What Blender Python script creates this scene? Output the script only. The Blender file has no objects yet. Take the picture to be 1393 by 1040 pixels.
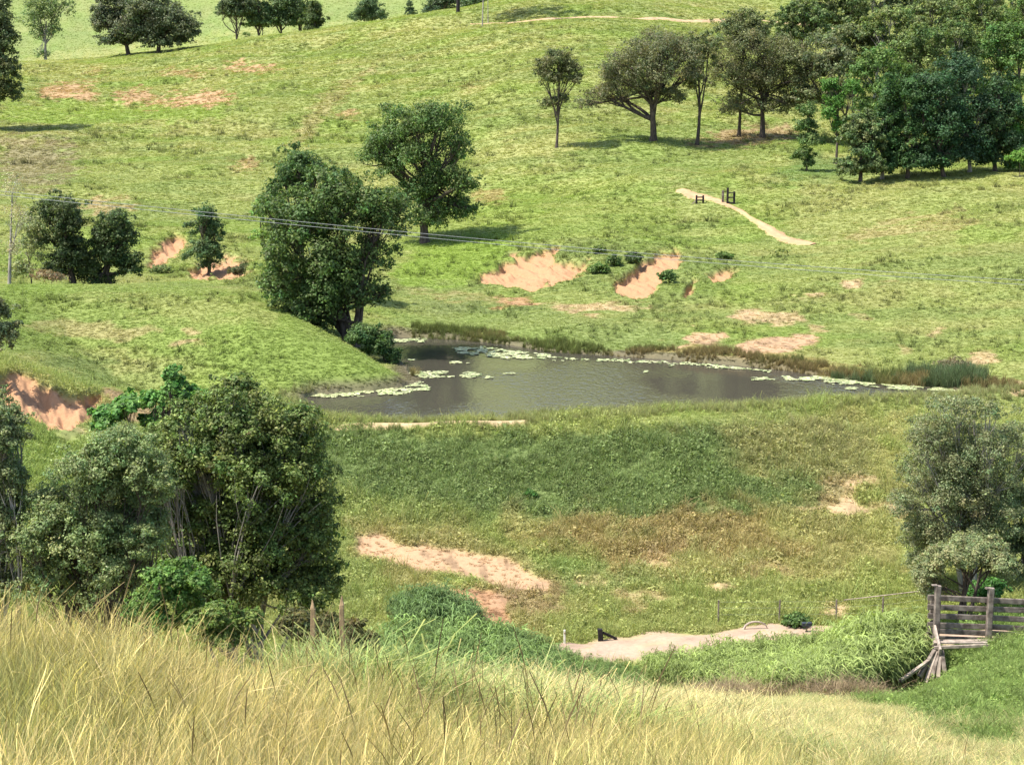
import bpy, math, random
import numpy as np
C = bpy.context.scene
COL = C.collection
R = math.radians
rng = np.random.default_rng(7)
random.seed(7)

# ------------------------------------------------------------------ camera, sky, sun
F = 2209.0; CX = 696.5; CY = 520.0
TH = math.atan(370 / F)
cam = bpy.data.cameras.new('camera'); camo = bpy.data.objects.new('camera', cam); COL.objects.link(camo)
camo.location = (0, 0, 0); camo.rotation_euler = (R(90) - TH, 0, 0)
cam.sensor_width = 36; cam.lens = 36 * F / 1393; cam.clip_start = .1; cam.clip_end = 6000
C.camera = camo
SUN_EL, SUN_AZ = R(60), R(252)      # azimuth clockwise from +Y: left of the view and a little behind the camera
w = bpy.data.worlds.new('World'); C.world = w; w.use_nodes = True
nt = w.node_tree; bg = nt.nodes['Background']
sky = nt.nodes.new('ShaderNodeTexSky'); sky.sky_type = 'NISHITA'; sky.sun_disc = False
sky.sun_elevation = SUN_EL; sky.sun_rotation = SUN_AZ; sky.air_density = 1.0; sky.dust_density = 1.5
nt.links.new(sky.outputs[0], bg.inputs[0]); bg.inputs[1].default_value = .15
sl = bpy.data.lights.new('sun', 'SUN'); sl.energy = 4.6; sl.angle = R(.5); sl.color = (1, .95, .86)
so = bpy.data.objects.new('sun', sl); COL.objects.link(so)
sd_ = (math.sin(SUN_AZ) * math.cos(SUN_EL), math.cos(SUN_AZ) * math.cos(SUN_EL), math.sin(SUN_EL))
from mathutils import Vector
so.rotation_euler = Vector(sd_).to_track_quat('Z', 'Y').to_euler()
C.view_settings.view_transform = 'Standard'; C.view_settings.look = 'None'
C.view_settings.gamma = 1; C.view_settings.exposure = 1.0
C.cycles.max_bounces = 6; C.cycles.transparent_max_bounces = 4; C.cycles.diffuse_bounces = 3

# ------------------------------------------------------------------ projection maths (photo pixels <-> world)
def s_of(r): return np.tan(TH + np.arctan((np.asarray(r, float) - CY) / F))
def kf(r):
    t = (np.asarray(r, float) - CY) / F
    return math.cos(TH) - t * math.sin(TH)
def u_of(px, r): return (np.asarray(px, float) - CX) / F / kf(r)
def W(px, r, d): return Vector((float(u_of(px, r)) * d, d, -float(s_of(r)) * d))
def proj(x, y, z):
    fw = y * math.cos(TH) - z * math.sin(TH); up = y * math.sin(TH) + z * math.cos(TH)
    return CX + F * x / fw, CY - F * up / fw

# ------------------------------------------------------------------ numpy value noise
def hsh(i, j, s):
    n = (i.astype(np.int64) * 374761393 + j.astype(np.int64) * 668265263 + s * 1442695041) & 0x7fffffff
    n = ((n ^ (n >> 13)) * 1274126177) & 0x7fffffff
    n = n ^ (n >> 16)
    return (n & 0xffff) / 65535.0
def vn(x, y, s):
    i = np.floor(x); j = np.floor(y); fx = x - i; fy = y - j
    fx = fx * fx * (3 - 2 * fx); fy = fy * fy * (3 - 2 * fy)
    i = i.astype(np.int64); j = j.astype(np.int64)
    a = hsh(i, j, s); b = hsh(i + 1, j, s); c = hsh(i, j + 1, s); d = hsh(i + 1, j + 1, s)
    return (a + (b - a) * fx) * (1 - fy) + (c + (d - c) * fx) * fy
def fbm(x, y, sc, o=4, s=0):
    v = 0; a = .5; t = 0; x = x / sc; y = y / sc
    for k in range(o):
        v = v + a * vn(x, y, s + k * 17); t += a; a *= .5
        x, y = x * 1.93 + y * .7 + 13.1, y * 1.93 - x * .7 + 7.7
    return v / t
def sst(a, b, x):
    t = np.clip((x - a) / (b - a), 0, 1); return t * t * (3 - 2 * t)
def lin(c): return np.array([((v / 255) / 12.92 if v / 255 < .04045 else ((v / 255 + .055) / 1.055) ** 2.4) for v in c])

# ------------------------------------------------------------------ terrain table (canopy rows of the photo at set depths)
H = 17.0                                     # camera height above the pond
DL = np.array([2, 4, 6, 9, 14, 20, 28, 38, 47, 56, 62, 70, 78, 87, 95, 105, 120, 140, 165, 200, 250, 320, 420, 600, 900, 1500.])
CP = np.array([-600, -250, 0, 200, 400, 600, 800, 1000, 1200, 1393, 1700, 2100.])
T = {
 0:    [0, 0, 1040, 930, 812, 1033, 1136, 1080, 1019, 900, 809, 702, 605, 503, 478, 435, 393, 385, 340, 272, 200, 130, 86, 125, 0, -350],
 200:  [0, 0, 1040, 950, 842, 1089, 1175, 1138, 1043, 919, 827, 727, 640, 574, 540, 495, 408, 388, 345, 280, 205, 135, 75, 110, 0, -350],
 400:  [0, 0, 1040, 970, 885, 890, 1018, 1051, 1019, 939, 862, 768, 672, 578, 540, 500, 425, 388, 345, 280, 200, 115, 48, 85, -20, -350],
 600:  [0, 0, 1040, 1000, 950, 908, 930, 993, 1019, 939, 873, 775, 679, 577, 548, 515, 460, 400, 345, 275, 185, 90, 18, 55, -50, -350],
 800:  [0, 0, 1040, 1010, 970, 935, 928, 950, 972, 931, 873, 775, 684, 571, 548, 515, 453, 394, 325, 250, 155, 65, -10, -60, -150, -400],
 1000: [0, 0, 1050, 1020, 990, 965, 950, 945, 948, 930, 870, 772, 682, 575, 545, 500, 448, 383, 315, 240, 165, 90, 10, -80, -180, -400],
 1200: [0, 0, 1060, 1045, 1025, 1005, 985, 962, 938, 902, 862, 775, 690, 600, 545, 508, 448, 370, 300, 235, 175, 110, 20, -80, -180, -400],
 1393: [0, 0, 1090, 1070, 1055, 1045, 1025, 965, 905, 862, 830, 760, 680, 600, 552, 500, 438, 358, 280, 222, 160, 90, 0, -90, -190, -400],
}
T[-250] = [0, 0, 1040, 900, 770] + [v - 6 for v in T[0][5:]]; T[-600] = [0, 0, 1040, 880, 740] + [v - 10 for v in T[0][5:]]
T[1700] = [0, 0, 1110, 1090, 1075] + [v - 12 for v in T[1393][5:]]; T[2100] = T[1700]
UC = (CP - CX) / F / .98
ZT = np.zeros((len(CP), len(DL)))
for a, c in enumerate(CP):
    rr = np.array(T[int(c)], float)
    ZT[a] = -s_of(rr) * DL
def Gh(px, d):
    a = .92 - .5 * sst(750, 1200, px)
    return a * (1 - .45 * sst(14, 30, d)) * (1 - sst(38, 58, d)) 
for a, c in enumerate(CP):
    for b, d in enumerate(DL): ZT[a, b] -= Gh(c, d)
    ZT[a, 0] = -1.95; ZT[a, 1] = .5 * (ZT[a, 2] - 1.95) - .1
def hermite(xk, Y, x):           # Y [..., K] -> [..., len(x)]
    sl_ = np.diff(Y, axis=-1) / np.diff(xk)
    m = np.empty_like(Y); m[..., 0] = sl_[..., 0]; m[..., -1] = sl_[..., -1]
    h = np.diff(xk); m[..., 1:-1] = (sl_[..., :-1] * h[1:] + sl_[..., 1:] * h[:-1]) / (h[1:] + h[:-1])
    k = np.clip(np.searchsorted(xk, x) - 1, 0, len(xk) - 2); hh = h[k]; t = np.clip((x - xk[k]) / hh, 0, 1)
    return ((2*t**3 - 3*t**2 + 1) * Y[..., k] + (t**3 - 2*t**2 + t) * hh * m[..., k]
            + (-2*t**3 + 3*t**2) * Y[..., k+1] + (t**3 - t**2) * hh * m[..., k+1])
gu = np.concatenate([np.linspace(-.62, -.36, 50)[:-1], np.linspace(-.36, .36, 861), np.linspace(.36, .62, 50)[1:]])
gd = np.concatenate([np.geomspace(1.5, 40, 260)[:-1], np.geomspace(40, 80, 160)[:-1], np.geomspace(80, 190, 480)[:-1], np.geomspace(190, 460, 240)[:-1], np.geomspace(460, 1500, 90)])
GL = np.log(gd); NU, ND = len(gu), len(gd)
Z = hermite(np.log(DL), ZT, GL)                 # cols x ND
Z = hermite(UC, Z.T.copy(), gu)                 # ND x NU
U2, D2 = np.meshgrid(gu, gd); X = U2 * D2; Y = D2
Z += (fbm(X, Y, 22, 3, 3) - .5) * 3.0 * sst(120, 200, D2) + (fbm(X, Y, 5, 2, 5) - .5) * (.1 + .16 * sst(56, 110, D2)) * sst(10, 20, D2)
Z += (fbm(X, Y * 2.2, 9, 2, 9) - .5) * .4 * sst(150, 220, D2)
PX, PR = proj(X, Y, Z)

def poly_sd(P, x, y):            # signed distance, negative inside
    P = np.asarray(P, float); n = len(P); d = np.full(x.shape, 1e18); ins = np.zeros(x.shape, bool)
    for i in range(n):
        ax, ay = P[i]; bx, by = P[(i+1) % n]; ex, ey = bx-ax, by-ay
        t = np.clip(((x-ax)*ex + (y-ay)*ey) / (ex*ex+ey*ey+1e-12), 0, 1)
        d = np.minimum(d, (x-ax-t*ex)**2 + (y-ay-t*ey)**2)
        c = ((ay > y) != (by > y)); xi = ax + (y-ay) * ex / (ey if abs(ey) > 1e-9 else 1e-9)
        ins ^= c & (x < xi)
    d = np.sqrt(d); return np.where(ins, -d, d)

# the rounded mound left of the pond
pxm = [-300, 0, 200, 340, 400, 480, 545, 580]
dc = np.interp(PX, pxm, [122, 122, 121, 116, 110, 104, 99.5, 97]); zc = -s_of(np.interp(PX, pxm, [392, 388, 388, 397, 430, 475, 517, 540])) * dc
Lf = np.interp(PX, pxm, [22, 22, 24, 22, 15, 8, 4.5, 2]); q_ = (dc - D2)
fr_ = zc - (zc + 16.95) * np.clip(q_ / Lf, 0, 2) ** 1.7; bk_ = zc - .05 * q_ ** 2 * (q_ > -4) - (q_ <= -4) * (.8 - .45 * (q_ + 4))
mnd = np.where(q_ > 0, fr_, bk_); mk_ = (PX < 585) & (D2 > 88) & (D2 < 132)
Z = np.where(mk_, np.maximum(Z, mnd), Z); PX, PR = proj(X, Y, Z)

# pond outline (photo pixels on the water plane)
POND = [(400,545),(440,566),(520,574),(600,574),(700,571),(850,563),(1000,552),(1150,543),(1290,538),(1335,534),(1290,529),(1200,521),(1120,512),(1060,503),(1010,497),(950,491),(850,485),(740,477),(690,468),(620,461),(540,459),(520,472),(548,492),(560,508),(572,518),(545,527),(500,532),(430,536)]
PW = [(float(u_of(a, b)) * H / float(s_of(b)), H / float(s_of(b))) for a, b in POND]
sub = (D2 > 78) & (D2 < 132)
sdw = np.full(Z.shape, 99.); sdw[sub] = poly_sd(PW, X[sub], Y[sub]) + (fbm(X[sub], Y[sub], 2.5, 3, 31) - .5) * 1.0
Zc = np.where(sdw < 0, -H + np.maximum(-1.6, .35 * sdw - .03), Z)
lo = np.minimum(-H + .05 + .14 * sdw, -H + .4 - .4 * (sdw - 2.5)); hi = -H + .15 + .62 * sdw
Z = np.where(sdw < 0, Zc, np.where(sdw < 6, np.clip(Z, lo, hi), Z))
PX, PR = proj(X, Y, Z)

# ------------------------------------------------------------------ ground cover zones
wx = (fbm(X, Y, 1.6, 4, 41) - .5); wy = (fbm(X, Y, 1.6, 4, 47) - .5)
def zone(poly, d0=58, d1=700, soft=6, rag=26):
    P = np.asarray(poly, float); m = np.zeros(Z.shape)
    k = (D2 > d0) & (D2 < d1) & (PX > P[:, 0].min() - 40) & (PX < P[:, 0].max() + 40) & (PR > P[:, 1].min() - 40) & (PR < P[:, 1].max() + 40)
    if k.any():
        m[k] = 1 - sst(-soft, soft, poly_sd(P, PX[k] + wx[k] * rag * 2.6, PR[k] + wy[k] * rag * 1.5))
    return m
def ell(cx, cy, rx, ry, n=14): return [(cx + rx * math.cos(t * 6.2832 / n), cy + ry * math.sin(t * 6.2832 / n)) for t in range(n)]
A_ = np.array([.256, .286, .090]); B_ = np.array([.315, .315, .115]); C_ = np.array([.175, .232, .066]); L_ = np.array([.200, .275, .050])
ORG = np.array([.385, .200, .105]); PALE = np.array([.40, .285, .16]); PINK = np.array([.38, .245, .145]); BRN = np.array([.20, .13, .08])
DRY = np.array([.30, .26, .11]); STRAW = np.array([.50, .42, .17])
def mx(col, c, m): return col + (np.asarray(c) - col) * m[..., None]
n1 = fbm(X, Y, 24, 3, 61); n2 = fbm(X, Y, 3.2, 4, 67); n3 = fbm(X, Y, 1.1, 3, 71)
col = np.broadcast_to(A_, Z.shape + (3,)).copy()
col = mx(col, B_, sst(.40, .66, n1) * .8)
col = mx(col, C_, sst(.54, .74, n2) * .35)
col = mx(col, C_ * .95, sst(.50, .66, fbm(X * .35 + Y * .1, Y * 1.25, 5, 3, 77)) * .5)
col = mx(col, L_, sst(.52, .70, fbm(X, Y, 9, 3, 75)) * .5)
col = mx(col, DRY, sst(.55, .75, fbm(X, Y, 5, 4, 79)) * .3)
bare = np.zeros(Z.shape)
col = mx(col, np.array([.15, .13, .08]), (1 - sst(.4, 1.6, sdw)) * .9)
def paint(poly, c, k=1., d0=58, d1=700, soft=6, rag=26, b=0.):
    global col, bare
    m = zone(poly, d0, d1, soft, rag) * k
    col = mx(col, c, m)
    if b: bare = np.maximum(bare, m * b)
    return m
# dark weeds of the dam face, straw and russet grass below it
DARKG = np.array([.150, .200, .068]); RUS = np.array([.28, .19, .085])
paint([(420,575),(560,585),(760,590),(900,572),(1100,556),(1210,590),(1130,700),(1000,712),(830,712),(700,705),(560,690),(420,650)], DARKG, .95, 62, 95, 14, 30)
paint([(430,560),(600,560),(1280,535),(1260,585),(1100,580),(850,585),(600,592),(430,590)], A_ * 1.05, .55, 62, 95, 8, 20)
paint([(950,580),(1240,560),(1235,680),(1080,660)], DRY * 1.1, .6, 62, 95, 24, 70)
paint([(700,700),(1090,690),(1240,690),(1240,780),(900,790),(700,760)], DRY * 1.05, .6, 58, 95, 14, 60)
paint([(800,705),(1000,695),(1100,705),(1040,740),(880,770),(700,750)], RUS, .5, 58, 95, 12, 80)
paint(ell(760,790,110,22), DARKG * 1.2, .5, 58, 80, 8, 40)
paint([(860,790),(1260,780),(1260,850),(1100,850),(780,880),(770,850)], A_ * .95, .7, 57, 80, 10, 30)
paint([(470,700),(560,712),(690,750),(760,790),(740,860),(660,858),(600,830),(540,800),(470,760)], DRY, .7, 57, 95, 8, 30)
m_bare = paint([(480,728),(520,728),(600,742),(690,762),(745,790),(735,806),(690,800),(640,782),(575,780),(530,768),(490,750)], PINK, .95, 57, 95, 4, 14, 1)
paint([(588,790),(640,802),(690,815),(690,850),(655,846),(600,812)], PINK * np.array([.95, .8, .75]), .9, 57, 95, 4, 20, 1)
paint(ell(700,812,55,24), BRN * 1.5, .5, 57, 95, 6, 50, .5)
paint(ell(618,790,36,9), A_, .9, 57, 95, 4, 12)
for e in [(1158,690,28,16,1),(1110,690,24,9,.8),(1165,655,18,14,.7),(1140,668,34,22,.55),(1215,697,20,7,.7),(885,765,38,9,.7),(805,793,22,7,.8),(985,800,26,8,.9),(880,818,24,7,.6),(1140,836,22,10,.9),(905,752,26,6,.5),(1050,775,30,8,.5)]:
    paint(ell(*e[:4]), PALE, e[4], 57, 95, 4, 30, e[4])
# left bank and its scar
paint([(0,380),(200,385),(360,390),(440,440),(545,520),(540,535),(400,530),(200,480),(0,480)], np.array([.18, .245, .055]), .75, 84, 132, 10, 20)
paint([(90,395),(300,400),(380,420),(380,440),(200,430)], B_ * .9, .5, 84, 132, 10, 30)
for e in [(255,465,26,6,.8),(262,447,14,4,.7),(150,452,70,9,.45),(90,440,60,7,.4)]: paint(ell(*e[:4]), PALE * .95, e[4], 84, 132, 4, 16, e[4] * .8)
paint(ell(110,492,60,9), C_ * .8, .8, 78, 110, 6, 16); paint(ell(120,512,40,10), C_ * .9, .7, 78, 110, 6, 20)
SC = []
SC.append(paint([(-30,508),(20,500),(45,508),(80,528),(105,534),(136,530),(135,560),(108,588),(60,586),(20,560),(-30,545)], ORG, .97, 74, 104, 3, 14, 1))
paint([(140,526),(180,540),(220,552),(250,572),(230,590),(170,570),(140,558)], PINK * .8, .8, 74, 104, 4, 14, .9)
paint(ell(100,590,26,8), PALE * 1.1, .9, 74, 104, 4, 10, 1)
paint(ell(290,585,50,22), PINK * .95, .7, 74, 104, 6, 30, .9)
paint(ell(80,625,70,45), np.array([.20, .26, .07]), .8, 60, 84, 12, 20)
# scars across the pond
SC.append(paint([(650,372),(690,352),(720,338),(768,332),(752,352),(800,352),(795,372),(770,378),(735,390),(700,392),(660,384)], ORG * 1.02, .97, 125, 200, 3, 12, 1))
SC.append(paint([(835,388),(850,372),(872,355),(890,342),(922,334),(930,345),(924,362),(905,368),(893,400),(870,405),(842,402)], ORG * 1.05, .97, 125, 200, 2.5, 8, 1))
SC.append(paint([(925,398),(944,376),(950,380),(935,404)], PALE * .9, .9, 125, 200, 2, 6, 1))
SC.append(paint([(964,372),(985,362),(1005,366),(998,374),(968,384)], ORG, .85, 125, 200, 3, 8, 1))
SC.append(paint([(200,362),(207,338),(235,318),(253,320),(252,335),(238,350),(215,366)], ORG * .9, .9, 120, 200, 3, 10, 1))
SC.append(paint([(250,372),(300,345),(335,355),(345,375),(320,378),(270,380)], PINK * .9, .8, 120, 200, 3, 16, 1))
paint(ell(140,282,34,9), PINK, .6, 130, 300, 5, 26, .6)
paint(ell(690,409,22,6), ORG, .7, 100, 180, 3, 20, .9); paint(ell(712,409,16,7), ORG * .95, .8, 100, 180, 3, 16, .9)
paint([(530,392),(620,400),(700,404),(800,415),(870,417),(800,424),(700,412),(600,406)], PALE * .8, .45, 100, 180, 4, 16, .4)
paint(ell(820,418,60,6), PALE, .75, 100, 180, 3, 14, .8)
paint([(560,410),(660,412),(760,424),(700,432),(600,428)], C_ * .9 + np.array([.02, .0, .03]), .6, 100, 180, 6, 20)
paint([(520,420),(760,425),(900,440),(1100,500),(1000,495),(760,470),(560,458)], np.array([.20, .25, .08]), .6, 100, 180, 8, 20)
paint([(930,462),(945,448),(985,450),(985,462),(960,472),(930,474)], PINK, .9, 100, 180, 3, 14, 1)
paint([(1000,478),(1010,464),(1050,460),(1110,455),(1120,462),(1080,478),(1050,486),(1010,486)], PINK, .95, 100, 180, 3, 12, 1)
for e in [(1160,384,16,6,.9),(1105,404,22,4,.9),(1040,430,46,6,.85),(1015,430,12,8,.7),(1075,437,20,5,.8),(1110,448,14,4,.7),(1170,430,20,4,.5),(1275,455,10,4,.7),(1230,474,12,5,.5),(1340,488,22,10,.8),(1322,494,16,5,.6),(1385,530,22,9,.9),(1210,384,14,4,.4)]:
    paint(ell(*e[:4]), PALE, e[4], 95, 220, 3, 14, e[4])
paint([(900,470),(1000,480),(1130,492),(1200,505),(1100,508),(950,487),(850,480)], RUS * 1.2, .6, 95, 150, 5, 18)
paint([(640,365),(660,345),(740,325),(930,328),(1000,352),(1010,372),(960,410),(900,425),(800,395),(640,395)], C_ * .95, .45, 120, 200, 6, 24)
paint([(560,300),(700,230),(900,240),(930,330),(760,330),(640,350),(560,380)], L_ * 1.0, .45, 120, 240, 14, 40)
paint([(535,365),(600,330),(690,310),(690,345),(640,385),(540,388)], L_ * 1.05, .85, 120, 240, 6, 20)
paint(ell(665,268,22,10), RUS * 1.1, .6, 140, 300, 4, 20)
# upper hillside
for e in [(90,124,42,11,.8),(185,131,30,9,.8),(215,140,18,7,.7),(275,135,46,9,.85),(250,100,26,5,.6),(336,92,44,5,.85),(335,223,24,5,.6),(470,155,14,7,.6),(130,98,16,4,.4),(640,120,20,3,.3)]:
    paint(ell(*e[:4]), ORG * np.array([1, 1.15, 1.25]), e[4], 160, 700, 3, 20, e[4])
paint([(0,140),(120,138),(330,150),(300,165),(60,165),(0,160)], L_ * 1.1, .6, 160, 700, 5, 30)
paint([(0,180),(90,190),(110,225),(60,260),(0,250)], np.array([.24, .19, .12]), .7, 140, 700, 14, 40)
paint([(395,200),(430,140),(500,90),(520,80),(450,150),(412,200)], PALE * .85, .4, 160, 700, 3, 16, .3)
paint([(500,70),(560,40),(640,20),(640,40),(560,60)], B_, .6, 160, 700, 6, 20)
paint([(1130,330),(1200,300),(1330,290),(1330,300),(1200,318)], PINK, .45, 130, 300, 4, 30, .4)
paint([(760,225),(850,175),(1130,170),(1100,215),(900,240)], C_ * 1.15, .6, 160, 400, 12, 30)
paint([(1040,245),(1100,205),(1200,240),(1150,250)], np.array([.12, .21, .08]), .5, 150, 400, 8, 16)
paint([(930,195),(1000,178),(1085,172),(1085,186),(1000,200)], PINK * .8, .75, 160, 400, 4, 24, .6)
paint([(1000,250),(1393,225),(1393,300),(1100,330)], B_, .35, 150, 400, 16, 40)
paint([(0,0),(0,-200),(1400,-200),(1400,0),(640,20),(380,40),(0,85)], np.array([.165, .225, .08]), .45, 455, 1500, 10, 20)
# near fields
fg = 1 - sst(-1, 1, (D2 - np.interp(PX, [0, 200, 400, 600, 800, 1000, 1200, 1260, 1393], [40, 42, 44, 46, 47, 47, 40, 34, 30])) / 3)
col = mx(col, STRAW * .8, fg * .9)
col = mx(col, np.array([.18, .17, .07]), fg * sst(.45, .7, n2) * .6)
rg = sst(1150, 1260, PX + wx * 120) * (1 - fg) * (1 - sst(60, 64, D2)); col = mx(col, np.array([.13, .20, .05]), rg * .9)
stk = fbm(X * 2.2 + Y * .4, Y * .8, .9, 4, 87); col *= (1 - np.clip(bare, 0, 1) * sst(.45, .70, stk) * .42)[..., None]; col *= (1 + (n3 - .5) * .12)[..., None]; col = np.clip(col, .01, .9)
col = mx(col, np.array([.15, .13, .08]), (1 - sst(.2, 1.1, sdw)) * .8)
for m in SC: col = mx(col, np.array([.352, .198, .108]), sst(.3, .8, m) * .9)
for m in SC: bare = np.maximum(bare, m * 1.35)
for m in SC:                                                     # washed-out slips: set back with gullies
    Z -= m * (.7 + 1.5 * (fbm(X * 2.0 + Y * .9, Y * .5 - X * .3, 1.5, 5, 83) - .45))
Z -= m_bare * .1
Z -= 1.15 * np.exp(-((X - .258 * Y) ** 2 / 3.2 + (Y - 50.5) ** 2 / 14.0))
Zg = Z
def grid_at(A, x, y):
    u = x / y; a = np.clip(np.interp(u, gu, np.arange(NU)), 0, NU - 1.001); b = np.clip(np.interp(np.log(y), GL, np.arange(ND)), 0, ND - 1.001)
    i = a.astype(int); j = b.astype(int); fa = a - i; fb = b - j
    if A.ndim == 3: fa = fa[..., None]; fb = fb[..., None]
    return (A[j, i] * (1-fa) + A[j, i+1] * fa) * (1-fb) + (A[j+1, i] * (1-fa) + A[j+1, i+1] * fa) * fb
def gz(x, y): return float(grid_at(Zg, np.array([x]), np.array([y]))[0])
def hit(px, r, dmin=55, dmax=1400):
    dd = np.geomspace(dmin, dmax, 3000); u = float(u_of(px, r)); s = float(s_of(r))
    k = np.nonzero(grid_at(Zg, u * dd, dd) >= -s * dd)[0]
    d = dd[k[0]] if len(k) else dmax
    return Vector((u * d, d, gz(u * d, d)))
def ground(px, r, d):                                            # the ground below a photo column at a depth
    u = float(u_of(px, r)); return Vector((u * d, d, gz(u * d, d)))

# ------------------------------------------------------------------ mesh and material helpers
def np_mesh(name, V, Fq, mat, colr=None, smooth=False, parent=None, link=True, loops=4):
    me = bpy.data.meshes.new(name); V = np.asarray(V, np.float32); Fq = np.asarray(Fq, np.int32)
    me.vertices.add(len(V)); me.vertices.foreach_set('co', V.ravel())
    me.loops.add(Fq.size); me.loops.foreach_set('vertex_index', Fq.ravel())
    me.polygons.add(len(Fq)); me.polygons.foreach_set('loop_start', np.arange(len(Fq), dtype=np.int32) * Fq.shape[1])
    try: me.polygons.foreach_set('loop_total', np.full(len(Fq), Fq.shape[1], np.int32))
    except Exception: pass
    me.update(calc_edges=True)
    if colr is not None:
        at = me.attributes.new('Col', 'FLOAT_COLOR', 'POINT'); c4 = np.ones((len(V), 4), np.float32); c4[:, :3] = colr
        at.data.foreach_set('color', c4.ravel())
    if smooth: me.polygons.foreach_set('use_smooth', np.ones(len(Fq), bool))
    me.materials.append(mat)
    o = bpy.data.objects.new(name, me)
    if link: COL.objects.link(o)
    if parent is not None: o.parent = parent
    return o
def newmat(name):
    m = bpy.data.materials.new(name); m.use_nodes = True; n = m.node_tree; return m, n, n.nodes['Principled BSDF']
def N(n, t, **k):
    x = n.nodes.new(t)
    for a, b in k.items(): setattr(x, a, b)
    return x
def tag(o, label=None, cat=None, group=None, kind=None):
    if label: o['label'] = label
    if cat: o['category'] = cat
    if group: o['group'] = group
    if kind: o['kind'] = kind
    return o
def empty(name, loc, label, cat, group=None):
    o = bpy.data.objects.new(name, None); COL.objects.link(o); o.location = loc; o.empty_display_size = .3
    return tag(o, label, cat, group)

def ground_mat():
    m, n, p = newmat('ground_cover')  # soil and grass colour; pasture thatch also carries painted shade
    a = N(n, 'ShaderNodeAttribute', attribute_name='Col'); g = N(n, 'ShaderNodeNewGeometry')
    no = N(n, 'ShaderNodeTexNoise'); no.inputs['Scale'].default_value = 5; no.inputs['Detail'].default_value = 6; no.inputs['Roughness'].default_value = .7
    n.links.new(g.outputs['Position'], no.inputs['Vector'])
    mp = N(n, 'ShaderNodeMapRange'); mp.inputs[1].default_value = .3; mp.inputs[2].default_value = .7; mp.inputs[3].default_value = .86; mp.inputs[4].default_value = 1.14
    n.links.new(no.outputs[0], mp.inputs[0])
    x = N(n, 'ShaderNodeVectorMath', operation='SCALE'); n.links.new(a.outputs['Color'], x.inputs[0]); n.links.new(mp.outputs[0], x.inputs['Scale'])
    n.links.new(x.outputs[0], p.inputs['Base Color']); p.inputs['Roughness'].default_value = .95; p.inputs['Specular IOR Level'].default_value = .15
    b = N(n, 'ShaderNodeBump'); b.inputs['Strength'].default_value = .25; b.inputs['Distance'].default_value = .1
    n.links.new(no.outputs[0], b.inputs['Height']); n.links.new(b.outputs[0], p.inputs['Normal'])
    return m
def leaf_mat(name, inst=False, trans=.3, rough=.55, spec=.25):
    m, n, p = newmat(name)
    a = N(n, 'ShaderNodeAttribute', attribute_name='Col'); src = a.outputs['Color']
    if inst:
        b = N(n, 'ShaderNodeAttribute', attribute_name='tint', attribute_type='INSTANCER')
        x = N(n, 'ShaderNodeVectorMath', operation='MULTIPLY'); n.links.new(src, x.inputs[0]); n.links.new(b.outputs['Vector'], x.inputs[1]); src = x.outputs[0]
    n.links.new(src, p.inputs['Base Color']); p.inputs['Roughness'].default_value = rough; p.inputs['Specular IOR Level'].default_value = spec
    t = N(n, 'ShaderNodeBsdfTranslucent'); y = N(n, 'ShaderNodeVectorMath', operation='MULTIPLY'); y.inputs[1].default_value = (1.15, 1.2, .7)
    n.links.new(src, y.inputs[0]); n.links.new(y.outputs[0], t.inputs['Color'])
    mi = N(n, 'ShaderNodeMixShader'); mi.inputs[0].default_value = trans
    n.links.new(p.outputs[0], mi.inputs[1]); n.links.new(t.outputs[0], mi.inputs[2]); n.links.new(mi.outputs[0], n.nodes['Material Output'].inputs[0])
    return m
def plain(name, c, rough=.85, var=.3, sc=8, c2=None, stretch=(1, 1, 1)):
    m, n, p = newmat(name); g = N(n, 'ShaderNodeTexCoord'); no = N(n, 'ShaderNodeTexNoise'); no.inputs['Scale'].default_value = sc; no.inputs['Detail'].default_value = 5
    mp = N(n, 'ShaderNodeMapping'); mp.inputs['Scale'].default_value = stretch
    n.links.new(g.outputs['Object'], mp.inputs[0]); n.links.new(mp.outputs[0], no.inputs['Vector'])
    r = N(n, 'ShaderNodeValToRGB'); c2 = c2 or tuple(v * (1 - var) for v in c)
    r.color_ramp.elements[0].position = .35; r.color_ramp.elements[1].position = .65
    r.color_ramp.elements[0].color = (*c2, 1); r.color_ramp.elements[1].color = (*[min(1, v * (1 + var * .5)) for v in c], 1)
    n.links.new(no.outputs[0], r.inputs[0]); n.links.new(r.outputs[0], p.inputs['Base Color']); p.inputs['Roughness'].default_value = rough; p.inputs['Specular IOR Level'].default_value = .25
    b = N(n, 'ShaderNodeBump'); b.inputs['Strength'].default_value = .4; b.inputs['Distance'].default_value = .03
    n.links.new(no.outputs[0], b.inputs['Height']); n.links.new(b.outputs[0], p.inputs['Normal'])
    return m
M_ground = ground_mat(); M_leaf = leaf_mat('tree_leaves', trans=.4); M_grass = leaf_mat('grass_blades', True, .38, .6, .2)
M_bark = plain('bark_dark', (.09, .07, .055), .9, .5, 6, stretch=(1, 1, .3)); M_bark2 = plain('bark_pale', (.30, .27, .23), .85, .45, 4, stretch=(1, 1, .3))
M_wood = plain('weathered_wood', (.20, .165, .135), .85, .45, 5, (.09, .068, .055)); M_woodp = plain('pale_timber', (.34, .275, .22), .85, .4, 5)
M_dark = plain('dark_timber', (.022, .018, .018), .8, .4, 5); M_white = plain('white_painted_post', (.75, .74, .62), .6, .1, 8)
M_wire = plain('aluminium_cable', (.30, .31, .30), .5, .15, 3); M_pad = leaf_mat('lily_pads', trans=.05, rough=.4)
M_stake = plain('tan_stake', (.36, .25, .14), .8, .3, 9)
M_metal = plain('dark_metal', (.03, .035, .045), .4, .3, 9)

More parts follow.
